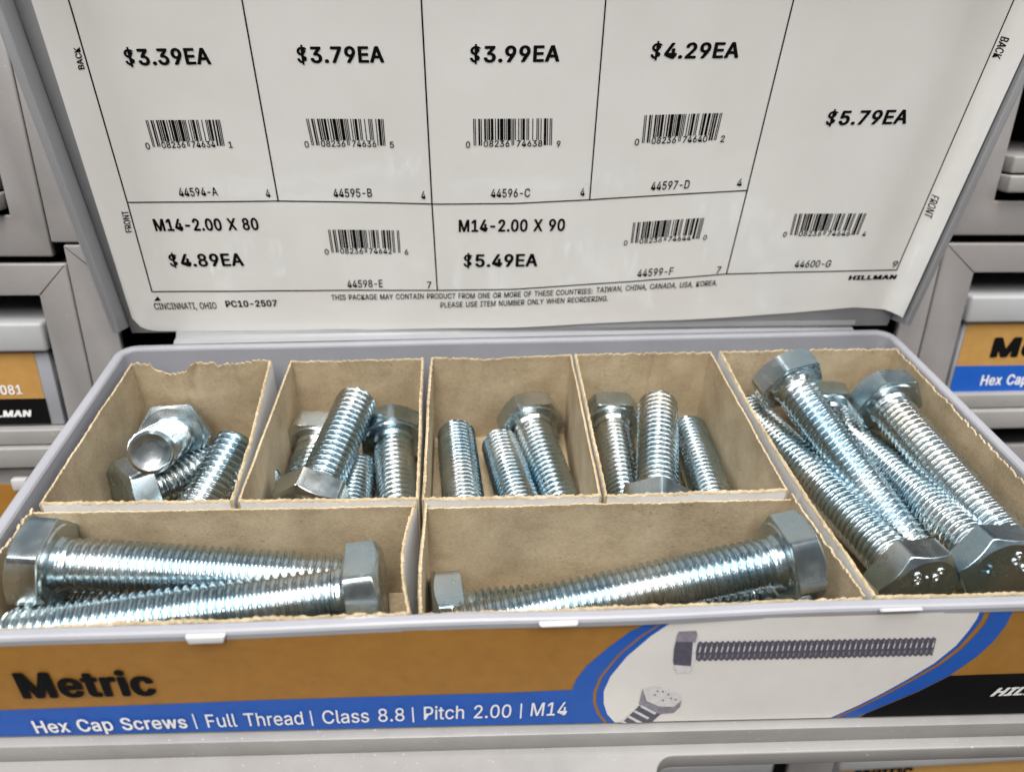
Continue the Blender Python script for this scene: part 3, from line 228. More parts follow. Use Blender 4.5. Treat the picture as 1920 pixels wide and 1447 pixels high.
def glyphs(s, bold=0.0):
    """flat letter mesh of a word: list of (x, y, layer) and faces; bold fattens the strokes by stamping"""
    k = (s, round(bold, 4))
    if k in TXT: return TXT[k]
    vs = []; fs = []; x = 0
    for ch in s:
        if ch == ' ': x += 0.28; continue
        v0, f0 = char_mesh(ch); bb = bold * {'$': 0.45, 'e': 0.85, '8': 0.85}.get(ch, 1.0)
        st = [(0, 0)] + ([(bb * math.cos(t), 0.6 * bb * math.sin(t)) for t in [math.pi / 6 * i + math.pi / 12 for i in range(12)]] if bold else [])
        for l, (dx, dy) in enumerate(st):
            b = len(vs); vs += [Vector((x + x_ + dx, y_ + dy, l)) for x_, y_ in v0]; fs += [tuple(b + i for i in f) for f in f0]
        x += GLYPH[ch][0] / 1000 + bold * 0.9
    TXT[k] = (vs, fs); return TXT[k]
CAPH = max(v.y for v in glyphs('H')[0])
def put_text(mb, s, bl, br, cap, up, place, bold=0.0, m=0, nrm=Vector((0, 0, 0)), natural=None):
    """bl, br: baseline ends in plane units; cap: cap height; up: unit up vector in the plane; place(u, v) -> 3D"""
    vs, fs = glyphs(s, bold)
    x0 = min(v.x for v in vs); x1 = max(v.x for v in vs)
    k = cap / (CAPH + bold * 1.2)
    d = br - bl if natural is None else (br - bl).normalized() * (x1 - x0) * k * natural
    out = []
    for v in vs:
        q = bl + d * ((v.x - x0) / (x1 - x0)) + up * ((v.y + 0.6 * bold) * k)
        out.append(place(q.x, q.y) + nrm * (v.z * 0.004))
    mb.add(out, fs, m)
UPC_L = ['0001101', '0011001', '0010011', '0111101', '0100011', '0110001', '0101111', '0111011', '0110111', '0001011']
def upc(code):
    l = ''.join(UPC_L[int(c)] for c in code[:6]); r = ''.join(''.join('10'[int(b)] for b in UPC_L[int(c)]) for c in code[6:])
    return '101' + l + '01010' + r + '101'

def mesh_polygon(pts, step, clip=()):
    """triangulate a flat outline with a lattice of inner points so that it can follow a gentle curve; clip = (point, outward normal)"""
    n = len(pts); P2 = [Vector(p) for p in pts]; fine = []
    for a, b in zip(P2, P2[1:] + P2[:1]):
        k = max(1, int((b - a).length / step)); fine += [a.lerp(b, i / k) for i in range(k)]
    m = len(fine); x0 = min(p.x for p in fine); x1 = max(p.x for p in fine); y0 = min(p.y for p in fine); y1 = max(p.y for p in fine)
    grid = [Vector((i * step, j * step)) for i in range(math.floor(x0 / step), math.ceil(x1 / step) + 1) for j in range(math.floor(y0 / step), math.ceil(y1 / step) + 1)]
    def inside(q):
        c = False
        for i in range(m):
            a, b = fine[i], fine[i - 1]
            if (a.y > q.y) != (b.y > q.y) and q.x < (b.x - a.x) * (q.y - a.y) / (b.y - a.y) + a.x: c = not c
        return c
    vs, _, fs, *_r = delaunay_2d_cdt(fine + [q for q in grid if inside(q)], [(i, (i + 1) % m) for i in range(m)], [], 1, 1e-5)
    bm = bmesh.new(); bv = [bm.verts.new((v.x, 0, v.y)) for v in vs]
    for f in fs: bm.faces.new([bv[i] for i in f])
    for co, no in clip:
        bmesh.ops.bisect_plane(bm, geom=bm.verts[:] + bm.edges[:] + bm.faces[:], plane_co=co, plane_no=no, clear_outer=True)
    bm.verts.index_update()
    v2 = [v.co.copy() for v in bm.verts]; f2 = [tuple(v.index for v in f.verts) for f in bm.faces]; bm.free(); return v2, f2

# ================================================================== THE OPEN BOX
def smooth(x, xs):
    if x <= xs[0][0]: return xs[0][1]
    for (a, p), (b, q) in zip(xs, xs[1:]):
        if x <= b: return p + (q - p) * (x - a) / (b - a)
    return xs[-1][1]
box = empty('parts_box', (140, 20, -38), 'open grey plastic parts box of bolts in seven bins under a raised price lid', 'parts box')

def loop(ins, zf, r=7.0, nseg=6):
    c = [(-7 + ins, -44.1 + ins), (283.5 - ins, -46.5 + ins), (283.5 - ins, 88.5 - ins), (-7 + ins, 82.5 - ins)]
    out = []; r = max(r - ins, 1.0)
    for i in range(4):
        p = Vector(c[i]); a = (Vector(c[i - 1]) - p).normalized(); b = (Vector(c[(i + 1) % 4]) - p).normalized()
        ctr = p + (a + b) * r
        for k in range(nseg + 1):
            t = k / nseg * math.pi / 2
            q = ctr - b * r * math.cos(t) - a * r * math.sin(t)
            out.append(q)
    # extra points along the long sides so that the rim can waver
    fin = []
    for i, q in enumerate(out):
        fin.append(q); n = out[(i + 1) % len(out)]
        L = (n - q).length
        if L > 20:
            m = int(L / 10)
            for j in range(1, m): fin.append(q.lerp(n, j / m))
    res = []
    for q in fin:
        w = noise.noise(Vector((q.x * 0.02, q.y * 0.02, 3.3))) * 0.5
        z = zf(q.x) if callable(zf) else zf
        res.append(Vector((q.x, q.y + (w if q.y < 0 else 0.3 * w), z + (0.4 * w if not callable(zf) else 0))))
    return res
def ring_sweep(mb, loops, m=0):
    n = len(loops[0])
    for a, b in zip(loops, loops[1:]):
        base = len(mb.v); mb.v += a + b
        for i in range(n):
            j = (i + 1) % n
            mb.f.append((base + i, base + j, base + n + j, base + n + i)); mb.m.append(m)
mb = MB()
prof = [(3.6, -37.6), (3.3, 0.2), (3.0, 0.85), (2.5, 1.15), (1.0, 1.2), (0.35, 0.95), (0.0, 0.3), (0.0, -1.2), (0.25, -1.6), (1.6, -1.7), (1.75, -2.4), (2.0, -38.9)]
lps = [loop(i, z) for i, z in prof]
ring_sweep(mb, lps)
n = len(lps[0])
b0 = len(mb.v); mb.v += lps[0]; mb.f.append(tuple(range(b0, b0 + n))); mb.m.append(0)
b0 = len(mb.v); mb.v += lps[-1]; mb.f.append(tuple(reversed(range(b0, b0 + n)))); mb.m.append(0)
mb.build('tray', M_BOX, box, smooth=50)

# front label ------------------------------------------------------
FP = Plane((0, -43.75, 0), (280, -2.2, 0), (0, 0, 1))       # u along the front, v up, normal to the viewer
def fbulge(u, v):
    t = min(1, max(0, (v + 12) / 12))
    return 0.35 + 0.32 * noise.noise(Vector((u * 0.016, v * 0.022, 1.7))) * (0.4 + t * t * (3 - 2 * t))
def fplace(off):
    return lambda u, v: FP.at(u, v, off * 1.25 + fbulge(u, v))
FCLIP = (((0, 0, -0.9), (0, 0, 1)), ((0, 0, -34.3), (-0.0405, 0, -1)), ((282.5, 0, 0), (1, 0, 0)), ((-6.2, 0, 0), (-1, 0, 0)))
def fpoly(mb, pts, off, m=0, px=True):
    q = [FP.uv(*p) if px else Vector(p) for p in pts]
    v2, f2 = mesh_polygon([tuple(p) for p in q], 4.0, FCLIP)
    pl = fplace(off)
    mb.add([pl(v.x, v.z) for v in v2], f2, m)
def ftext(mb, s, bl, br, cap, off, bold=0.0, m=0, shear=0.0):
    a = FP.uv(*bl); b = FP.uv(*br); d = (b - a).normalized()
    h = (FP.uv(bl[0] - 0.45 * cap * 0.6, bl[1] - cap).y - a.y)
    put_text(mb, s, a, b, h, Vector((-d.y + shear, d.x)), fplace(off + 0.14), bold, m, FP.n)
def zbot(x): return -34.3 - 0.0405 * x
mb = MB()
# tan field down to the slanting lower edge
lab = [(-6.2, -0.9), (282.5, -0.9), (282.5, zbot(282.5)), (-6.2, zbot(-6.2))]
fpoly(mb, [lab[3], lab[2], lab[1], lab[0]], 0.0, 0, px=False)
flabel = mb.build('front_label', M_TAN, box, smooth=40)
def fb(x): return FP.uv(*x)
def clipbot(pts): return [tuple(FP.uv(*p)) for p in pts]
K = lambda l: [(960 + x / 2, 1100 + y / 2) for x, y in l]
outer = K([(225, 380), (240, 340), (280, 290), (350, 230), (440, 165), (540, 120), (650, 76), (720, 40)])
inner = K([(346, 505), (318, 470), (303, 430), (303, 390), (328, 330), (398, 245), (478, 180), (568, 125), (678, 72), (740, 35)])
inner2 = K([(362, 505), (330, 470), (315, 430), (315, 390), (338, 332), (406, 248), (488, 182), (578, 126), (688, 72), (750, 35)])
white_l = K([(388, 505), (356, 470), (343, 430), (343, 385), (368, 330), (430, 255), (520, 180), (620, 115), (720, 68), (790, 35)])
white_r = K([(1757, 35), (1755, 70), (1738, 112), (1710, 155), (1660, 215), (1580, 280), (1480, 340), (1380, 395), (1300, 435), (1225, 468), (1140, 505)])
thin_r = K([(1775, 35), (1771, 75), (1755, 118), (1724, 160), (1672, 219), (1590, 284), (1488, 343), (1386, 398), (1306, 438), (1231, 471), (1147, 508)])
tan_r = K([(1798, 35), (1792, 82), (1772, 128), (1738, 170), (1684, 226), (1600, 289), (1496, 347), (1392, 402), (1312, 442), (1240, 474), (1160, 509)])
blue_r = K([(1880, 35), (1871, 88), (1846, 140), (1800, 200), (1740, 255), (1640, 325), (1520, 385), (1400, 435), (1325, 466), (1240, 500)])
mb = MB()
band = [(-40, 1329), (240, 1319), (480, 1309), (720, 1302), (960, 1295), (1072, 1290)] + outer[1:] + inner[::-1] + [(1100, 1375), (960, 1380), (-40, 1420)]
fpoly(mb, clipbot(band), 0.08, 0, px=False)
fpoly(mb, clipbot(inner2[::-1] + white_l), 0.08, 0, px=False)
fpoly(mb, clipbot(white_r + thin_r[::-1]), 0.08, 0, px=False)
fpoly(mb, clipbot(tan_r + blue_r[::-1]), 0.08, 0, px=False)
mb.build('blue_stripe', M_BLUE, box).parent = flabel
mb = MB()
fpoly(mb, clipbot(white_l + white_r), 0.08, 0, px=False)
mb.build('white_panel', M_LABW, box).parent = flabel
mb = MB()
a = FP.uv(*blue_r[-4]);
fpoly(mb, clipbot([K([(1640, 326)])[0], K([(1780, 321)])[0], K([(1920, 317)])[0], (2300, 1242), (2300, 1400), K([(1230, 520)])[0], K([(1325, 467)])[0], K([(1400, 436)])[0], K([(1520, 386)])[0]]), 0.16, 0, px=False)
mb.build('black_band', M_BLACK, box).parent = flabel
mb = MB(); ftext(mb, 'Metric', (47, 1304), (298, 1298), 49, 0.16, 0.042)
mb.build('black_lettering', M_BLACK, box).parent = flabel
mb = MB()
ftext(mb, 'Hex Cap Screws', (72, 1367.5), (355, 1358), 23, 0.24, 0.022)
for s, x0, y0, x1, y1 in (('I', 370, 1357, 374, 1357), ('Full Thread', 392, 1357, 571, 1351), ('I', 586, 1351, 590, 1351), ('Class 8.8', 607, 1350, 759, 1345),
                          ('I', 774, 1345, 778, 1345), ('Pitch 2.00', 795, 1343, 957, 1338.5), ('I', 974, 1338, 978, 1338), ('M14', 994, 1336, 1061, 1334)):
    if s == 'I': fpoly(mb, [tuple(FP.uv(*q)) for q in ((x0 + .2, y0 + 3), (x0 + 3.0, y0 + 3), (x0 + 3.0 + (x0 - 878.6) * 0.0185, y0 - 25), (x0 + .2 + (x0 - 878.6) * 0.0185, y0 - 25))], 0.36, 0, px=False)
    else: ftext(mb, s, (x0, y0), (x1, y1), 24, 0.24, 0.006)
ftext(mb, 'HILLMAN', (1852, 1300), (2010, 1293), 15, 0.24, 0.045, shear=0.35)
mb.build('white_lettering', M_WHITE, box).parent = flabel

# the printed picture of a bolt (flat, on the label)
mb = MB(); Q = lambda l: [(1240 + x / 3.4286, 1140 + y / 3.4286) for x, y in l]
def art(pts, m, off=0.16): fpoly(mb, clipbot(Q(pts)), off, m, px=False)
art([(72, 330), (78, 250), (88, 205), (200, 205), (187, 360), (78, 352)], 0)
art([(88, 205), (97, 165), (112, 140), (222, 135), (230, 160), (215, 212), (200, 205)], 1)
art([(78, 352), (187, 360), (192, 380), (186, 403), (98, 406), (84, 385)], 2)
art([(200, 205), (215, 212), (232, 170), (237, 190), (218, 320), (190, 403), (187, 360)], 2)
nth = 43
top = []; bot = []
for i in range(nth * 2 + 1):
    t = i / (nth * 2); x = 226 + t * 1530
    top.append((x + 4, 207 - 30 * t - (0 if i % 2 == 0 else 13) + 6)); bot.append((x - 22, 322 - 36 * t + (0 if i % 2 == 1 else 13) - 4))
for i in range(0, nth * 2, 2):
    art([top[i], top[i + 1], top[i + 2], bot[i + 2], bot[i + 1], bot[i]], 0)
for i in range(nth):
    t = (i + 0.5) / nth; x = 222 + t * 1530; yt = 236 - 30 * t; yb = 282 - 34 * t
    art([(x + 4, yt), (x + 13, yt - 1), (x + 3, yb - 12), (x - 5, yb - 11)], 2, 0.24)
    art([(x - 4, yb + 4), (x + 6, yb + 2), (x - 2, yb + 26), (x - 11, yb + 27)], 1, 0.24)
    art([(x + 8, yt - 22), (x + 15, yt - 22), (x + 13, yt - 4), (x + 5, yt - 3)], 1, 0.24)
def art2(pts, m, off=0.16): fpoly(mb, clipbot(K(pts)), off, m, px=False)
art2([(488, 372), (530, 362), (588, 372), (628, 395), (634, 415), (604, 440), (548, 438), (503, 418)], 2, 0.24)
art2([(488, 372), (503, 418), (548, 438), (604, 440), (634, 415), (628, 442), (604, 464), (552, 468), (500, 446), (474, 430)], 1)
art2([(476, 436), (556, 468), (498, 520), (404, 520), (420, 492)], 0)
for i in range(7):
    x = 500 - i * 13; y = 446 + i * 9
    art2([(x - 22, y - 6), (x - 14, y - 12), (x + 40, y + 16), (x + 32, y + 23)], (2, 1)[i % 2], 0.24) if i % 2 == 0 else None
for x, y in ((540, 378), (560, 380), (580, 390), (530, 392), (590, 405), (560, 412), (608, 410)):
    art2([(x, y), (x + 6, y - 1), (x + 7, y + 4), (x + 1, y + 5)], 0, 0.32)
mb.build('printed_bolt_picture', [M_PH_D, M_PH_M, M_PH_L], box).parent = flabel

# little clips that hold the label under the rim
for (xa, xb, ya, yb_) in ((356, 425, 1172, 1195), (1012, 1080, 1143, 1164), (1650, 1724, 1124, 1134)):
    a = FP.uv(xa, yb_); b = FP.uv(xb, yb_)
    mb = MB(); p = lambda u, v, o: FP.at(u, v, o)
    zt = 0.9
    mb.add([p(a.x - .5, zt, 0.3), p(b.x + .5, zt, 0.3), p(b.x + .3, zt, 1.5), p(a.x - .3, zt, 1.5),
            p(a.x + .2, a.y, 0.9), p(b.x - .2, a.y, 0.9), p(b.x - .2, a.y, 1.9), p(a.x + .2, a.y, 1.9)],
           ((0, 1, 2, 3), (4, 7, 6, 5), (0, 4, 5, 1), (1, 5, 6, 2), (2, 6, 7, 3), (3, 7, 4, 0)))
    mb.build('label_clip', M_CLIP, box, smooth=40, bevel=0.25)

# ---- lid ---------------------------------------------------------
th = math.radians(6.6)
LO = (0, 88.0, 4.06)
LP = Plane(LO, (1, 0, 0), (0, -math.sin(th), math.cos(th)))
def lp(x, v, off=0.0): return LP.at(x, v, off)
LTOP = 152
mb = MB()
def prism(mb, prof, x0, x1, m=0):       # profile in (v, off) swept along x
    a = [lp(x0, v, o) for v, o in prof]; b = [lp(x1, v, o) for v, o in prof]; k = len(prof)
    mb.add(a + b, [tuple(range(k)), tuple(reversed(range(k, 2 * k)))] + [(i, k + i, k + (i + 1) % k, (i + 1) % k) for i in range(k)], m)
def vprism(mb, prof, v0, v1, m=0, v0b=None):       # profile in (x, off) swept along v
    k = len(prof); a = [lp(x, v0 + (v0b or 0) * o, o) for x, o in prof]; b = [lp(x, v1, o) for x, o in prof]
    mb.add(a + b, [tuple(range(k)), tuple(reversed(range(k, 2 * k)))] + [(i, k + i, k + (i + 1) % k, (i + 1) % k) for i in range(k)], m)
prism(mb, [(-1.5, -1.6), (LTOP, -1.6), (LTOP, -0.25), (-1.5, -0.25)], -4.5, 282)
# left and right walls with a rolled lip
left = [(-7.4, -1.6), (-4.7, -1.6), (-4.7, 0.0), (-4.3, 1.5), (-4.0, 8.6), (-3.4, 9.3), (-3.7, 9.9), (-5.4, 10.0), (-6.1, 9.4), (-6.6, 6.5)]
vprism(mb, left, 1.5, LTOP, v0b=0.45)
right = [(282.2 - (x + 7.4) + 3.0, o) for x, o in left]
vprism(mb, right[::-1], 1.5, LTOP, v0b=0.45)
prism(mb, [(LTOP, -1.6), (LTOP + 2, -1.6), (LTOP + 2, 9.5), (LTOP, 9.5)], -7, 285)
lid = mb.build('lid', M_LID, box, smooth=35, bevel=0.2)
# curved sill at the foot of the lid, and the living hinge to the tray
mb = MB()
hp = [(79.9 + 4, 1.0), (83.6, 1.35), (84.8, 1.6), (85.7, 2.0), (86.6, 1.6), (87.4, 2.3), (88.0, 4.2), (88.2, 6.2)]
def hy(x): return 0.0205 * x - 1.6
for i in range(30):
    x0 = 11.5 + i * (268 - 11.5) / 30; x1 = 11.5 + (i + 1) * (268 - 11.5) / 30
    for (ya, za), (yb_, zb_) in zip(hp, hp[1:]):
        k0 = max(0, min(1, (ya - 87) / 1.0)); k1 = max(0, min(1, (yb_ - 87) / 1.0))
        def P(x, y, z, k): return Vector((x, y + hy(x) * (1 - k), z))
        mb.quad(P(x0, ya, za, k0), P(x1, ya, za, k0), P(x1, yb_, zb_, k1), P(x0, yb_, zb_, k1))
        mb.quad(P(x0, ya, za - .8, k0), P(x0, yb_, zb_ - .8, k1), P(x1, yb_, zb_ - .8, k1), P(x1, ya, za - .8, k0))
mb.build('hinge', M_LID, box, smooth=60)

def bend(x):
    if x <= 275.5: return x, 0.0
    s = min((x - 275.5) / 9.6, 1.0); return 275.5 + 5.6 * math.sin(s * math.pi / 2), 6.8 * (1 - math.cos(s * math.pi / 2))
def wave(x, v):
    w = 0.55 * noise.noise(Vector((x * 0.016, v * 0.010, 0.4))) + 0.22 * noise.noise(Vector((x * 0.05, v * 0.02, 5.1)))
    w += 0.35 * math.exp(-(v / 9) ** 2) * noise.noise(Vector((x * 0.04, 0.3, 2.0)))
    return 0.5 + w * 0.9
def paper(off):
    def f(x, v):
        b, o = bend(x); t = max(0, min(1, (x - 270) / 8))
        # the sheet lifts along the left edge as well
        return lp(b, v, o * (1) + (0.45 + (wave(x, v) - 0.45) * (1 - t)) + off)
    return f
pb = [(0.6, 3.0), (1.6, 0.9), (4.2, -0.3), (82, -0.6), (134, 0.0), (203, 2.9), (240, 5.2), (265, 7.7), (275, 6.9), (281, 6.6), (285.1, 7.4)]
pleft = [(-2.4, 1.6), (-1.8, 0.9), (-0.6, 0.3)]
mb = MB(); nx, nv = 150, 70
g = []
for i in range(nx + 1):
    t = i / nx; row = []
    for j in range(nv + 1):
        v1 = j / nv
        xl = -2.3 + 0.03 * (v1 * 122) ; xr = 285.0
        x = xl + (xr - xl) * t
        vb = smooth(x, [(-2.3, 5.5), (-1.5, 2.8), (0.4, 0.8), (4.2, -0.3)] + pb[3:])
        v = vb + (LTOP - 3 - vb) * v1
        row.append(paper(0.0)(x, v))
    g.append(row)
base = len(mb.v)
for r_ in g: mb.v += r_
for i in range(nx):
    for j in range(nv):
        a = base + i * (nv + 1) + j
        mb.f.append((a, a + nv + 1, a + nv + 2, a + 1)); mb.m.append(0)
card = mb.build('price_card', M_PAPER, box, smooth=80)
INK = paper(0.10)
def ltext(mb, s, bl, br, cap, bold=0.0, vdir=None):
    a = LP.uv(*bl); b = LP.uv(*br)
    if vdir is None:
        vp = Vector((878.6, 2835.0)); mid = Vector(bl); d = (mid - vp).normalized(); k = cap / -d.y
        h = LP.uv(bl[0] + d.x * k, bl[1] - cap); hh = (h - a).length; up = Vector((0, 1))
    else:
        h = LP.uv(bl[0] + vdir[0], bl[1] + vdir[1]); up = h - a; hh = up.length; up = up.normalized()
    put_text(mb, s, a, b, hh, up, INK, bold, 0, LP.n)
mb = MB()
BO = 0.031
for s, bl, br, cap in (('$3.39EA', (239, 122), (398, 119), 31), ('$3.79EA', (559, 118), (721, 116), 31), ('$3.99EA', (881, 116), (1048, 114), 31),
                       ('$4.29EA', (1218, 110), (1383, 108), 30), ('$5.79EA', (1545, 234), (1697, 231.5), 27), ('$4.89EA', (321, 499), (459, 497), 24), ('$5.49EA', (869, 499), (1007, 497), 24),
                       ('M14-2.00 X 80', (293, 432), (487, 430), 23), ('M14-2.00 X 90', (860, 433), (1058, 431), 23), ('PC10-2507', (425, 574), (521, 573), 12)):
    ltext(mb, s, bl, br, cap, BO)
ltext(mb, 'HILLMAN', (1589, 524), (1678, 522), 8.5, 0.06)
for s, bl, br, cap in (('44594-A', (338, 367), (410, 365.5), 16), ('44595-B', (626, 369.5), (698, 368.5), 16), ('44596-C', (920, 368.5), (993, 367), 16),
                       ('44597-D', (1219, 356), (1291, 352.5), 16), ('44598-E', (652, 539), (718, 537.5), 14), ('44599-F', (1194, 518.5), (1260, 513.5), 14),
                       ('44600-G', (1488, 500.5), (1555, 499.5), 13), ('4', (500, 369), (508, 369), 15), ('4', (790, 372), (798, 372), 15), ('4', (1087, 366), (1095, 366), 15),
                       ('4', (1380, 348.5), (1389, 348), 14), ('7', (801, 539.5), (809, 539.5), 13), ('7', (1341, 511), (1349, 510.5), 13), ('9', (1670, 500), (1679, 500), 12),
                       ('CINCINNATI, OHIO', (292, 578.5), (408, 577), 12), ('THIS PACKAGE MAY CONTAIN PRODUCT FROM', (622, 562), (890, 557.5), 10),
                       ('ONE OR MORE OF THESE COUNTRIES:', (896, 557.3), (1110, 549), 10), ('TAIWAN, CHINA, CANADA, USA, KOREA.', (1117, 547.5), (1343, 533), 10),
                       ('PLEASE USE ITEM NUMBER ONLY WHEN REORDERING.', (826, 575.5), (1139, 563), 10)):
    ltext(mb, s, bl, br, cap, 0.012)
ltext(mb, 'BACK', (160.5, 128), (151, 87), 13, 0.02, (-11.5, 1.5)); ltext(mb, 'FRONT', (249, 433), (241, 393), 13, 0.012, (-12, 1.5))
ltext(mb, 'BACK', (1875.5, 67), (1858, 107), 13, 0.02, (14, 2.5)); ltext(mb, 'FRONT', (1746, 363), (1731, 403), 13, 0.012, (13, 3.0))
tri = [LP.uv(*p) for p in ((290, 562.5), (303, 562), (296.5, 553.5))]
mb.add([INK(p.x, p.y) for p in tri], ((0, 1, 2),))
mb.build('lettering', M_BLACK, box).parent = card
mb = MB()
def line(pts, w=0.42):
    q = [LP.uv(*p) if isinstance(p, tuple) else p for p in pts]
    fine = []
    for a, b in zip(q, q[1:]):
        k = max(1, int((b - a).length / 2.0)); fine += [a.lerp(b, i / k) for i in range(k)]
    fine.append(q[-1]); prev = None
    for i, p in enumerate(fine):
        d = (fine[min(i + 1, len(fine) - 1)] - fine[max(i - 1, 0)]).normalized(); nrm = Vector((-d.y, d.x)) * w / 2
        cur = (INK(*(p + nrm)), INK(*(p - nrm)))
        if prev: mb.quad(prev[1], cur[1], cur[0], prev[0])
        prev = cur
def up_to_top(a, b):      # carry a ruled line on past the top of the picture
    p = LP.uv(*a); q = LP.uv(*b); d = (p - q).normalized(); return p + d * ((144 - p.y) / d.y)
line([up_to_top((131, 0), (240, 378)), (131, 0), (240, 378), (286, 545)]); line([up_to_top((1899, 0), (1785, 262)), (1899, 0), (1785, 262), (1680, 505)])
line([(286, 545), (820, 543), (960, 540), (1180, 527), (1360, 512), (1680, 505)], 0.46)
line([(240, 378), (521, 376), (810, 381), (960, 379.5), (1105, 373), (1400, 356)])
line([up_to_top((455, 0), (522, 376)), (455, 0), (522, 376)]); line([up_to_top((790, 0), (810, 381)), (790, 0), (810, 381), (820, 543)], 0.46)
line([up_to_top((1135, 0), (1105, 373)), (1135, 0), (1105, 373)]); line([up_to_top((1487, 0), (1400, 356)), (1487, 0), (1400, 356), (1361, 512)])
mb.build('ruled_lines', M_BLACK, box).parent = card
CODES = [('74634', '1', (274, 224), (413, 223), (288, 274), (422, 272)), ('74636', '5', (574, 222), (719, 222), (585, 272), (723, 272)),
         ('74638', '9', (887, 221), (1035, 220), (888, 271), (1034, 270)), ('74640', '2', (1208, 215), (1354, 211), (1203, 267), (1342, 262)),
         ('74642', '6', (615, 430), (748, 431), (622, 473), (751, 473)), ('74644', '0', (1187, 416), (1320, 407), (1182, 455), (1310, 446)),
         ('74646', '4', (1490, 400), (1624, 399), (1480, 440), (1608, 439))]
for right5, chk, TL, TR, BL, BR in CODES:
    mb = MB(); tl, tr, bl, br = [LP.uv(*p) for p in (TL, TR, BL, BR)]
    pat = upc('008236' + right5 + chk)
    def bp(s, t): return tl.lerp(tr, s).lerp(bl.lerp(br, s), t)
    i = 0
    while i < 95:
        if pat[i] == '1':
            j = i
            while j < 95 and pat[j] == '1': j += 1
            long_ = i < 10 or i > 84 or 44 < i < 50
            t1 = 1.0 if long_ else 0.80
            q = [bp((i - .07) / 95, 0), bp((j + .07) / 95, 0), bp((j + .07) / 95, t1), bp((i - .07) / 95, t1)]
            mb.quad(*[INK(p.x, p.y) for p in q[::-1]]); i = j
        else: i += 1
    hh = (bp(0, 0) - bp(0, 1)).length; cap = hh * 0.24
    for s, a, b, t in (('0', -0.10, -0.055, 1.08), ('08236', 0.125, 0.455, 1.05), (right5, 0.545, 0.875, 1.05), (chk, 1.06, 1.10, 1.08)):
        put_text(mb, s, bp(a, t), bp(b, t), cap, Vector((0, 1)), INK, 0.013, 0, LP.n, natural=(0.9 if len(s) == 1 else None))
    mb.build('barcode', M_BLACK, box).parent = card

# ================================================================== CARDBOARD BINS
BDEPTH = 36.0
def bin_wall(mb, p, q, inward, seed, droop=0.0, amp=1.0, bow=0.0, scal=0.0, top=0.0, crease=(), notch=None):
    """one wall from p to q (inner face); inner and top faces kraft (0), torn edge (1), outer face white liner (2)"""
    p = Vector(p); q = Vector(q); L = (q - p).length; d = (q - p) / L; out = -Vector(inward); T = 0.7
    n = max(8, int(L / 0.55)); hs = [0, 0.2, 0.4, 0.6, 0.78, 0.9, 0.955, 0.985, 1.0]
    cols = []
    for i in range(n + 1):
        s = i / n * L
        jag = 0.48 * noise.noise(Vector((s * 0.9, seed, 0))) + 0.42 * noise.noise(Vector((s * 2.4, seed, 4))) + 0.35 * noise.noise(Vector((s * 0.13, seed, 9)))
        jag += scal * (abs(math.sin(s * 0.75 + seed)) - 0.6)
        if notch and notch[0] < s < notch[1]: jag -= notch[2] * math.sin(math.pi * (s - notch[0]) / (notch[1] - notch[0])) ** 0.6 + 0.5 * noise.noise(Vector((s * 0.8, 3.0, seed)))
        zt = top + amp * jag - droop * math.sin(math.pi * s / L)
        row_i = []; row_o = []
        for k, h in enumerate(hs):
            z = -BDEPTH + (BDEPTH + zt) * h
            b = bow * math.sin(math.pi * s / L) * h + 0.35 * noise.noise(Vector((s * 0.05, z * 0.05, seed + 20))) * min(1, s / 6, (L - s) / 6)
            for c0, lean, dp in crease: b -= dp * math.exp(-((s - c0 - lean * (1 - h)) / 0.9) ** 2)
            fr = 0.0
            if h > 0.95: fr = (h - 0.95) / 0.05 * (0.22 * noise.noise(Vector((s * 1.7, seed + 40, 0))) + 0.1)
            c = p + d * s
            row_i.append(Vector((*(c + out * (b - fr)), z)))
            zo = z - (0.35 + 0.25 * noise.noise(Vector((s * 0.8, seed, 77)))) * (1 if h == 1.0 else 0)
            row_o.append(Vector((*(c + out * (b + T + fr * 0.4)), zo)))
        mid = (row_i[-1] + row_o[-1]) / 2 + Vector((0, 0, 0.28 + 0.2 * noise.noise(Vector((s * 2.9, seed, 31)))))
        cols.append((row_i, mid, row_o))
    k = len(hs); st = 2 * k + 1; base = len(mb.v)
    for ri, mid, ro in cols: mb.v += ri + [mid] + ro[::-1]
    for i in range(n):
        for j in range(st - 1):
            a = base + i * st + j
            m = 0 if j < k - 2 else (1 if j <= k else 2)
            if j == k + 1: m = 1 if noise.noise(Vector((i * 0.22, seed + j, 3))) > -0.30 else 2
            mb.f.append((a, a + st, a + st + 1, a + 1)); mb.m.append(m)
    for e in (0, n):
        mb.f.append(tuple(base + e * st + j for j in (range(st) if e == 0 else reversed(range(st))))); mb.m.append(1)
    # loose fibres along the torn edge
    rnd = random.Random(int(seed * 91))
    for i in range(int(L * 1.5)):
        ri, mid, ro = cols[rnd.randrange(n + 1)]
        c = mid + Vector((rnd.uniform(-.3, .3), rnd.uniform(-.3, .3), -0.05))
        dv = Vector((rnd.uniform(-1, 1), rnd.uniform(-1, 1), rnd.uniform(-.1, .8))).normalized() * rnd.uniform(0.25, 0.9)
        sd = dv.cross(Vector((rnd.uniform(-1, 1), rnd.uniform(-1, 1), 0.5))).normalized() * rnd.uniform(0.03, 0.07)
        mb.add([c - sd, c + sd, c + dv * 0.6 + sd * .6 + Vector((0, 0, -.05)), c + dv + Vector((0, 0, -.12))], ((0, 1, 2), (0, 2, 3)), 1)
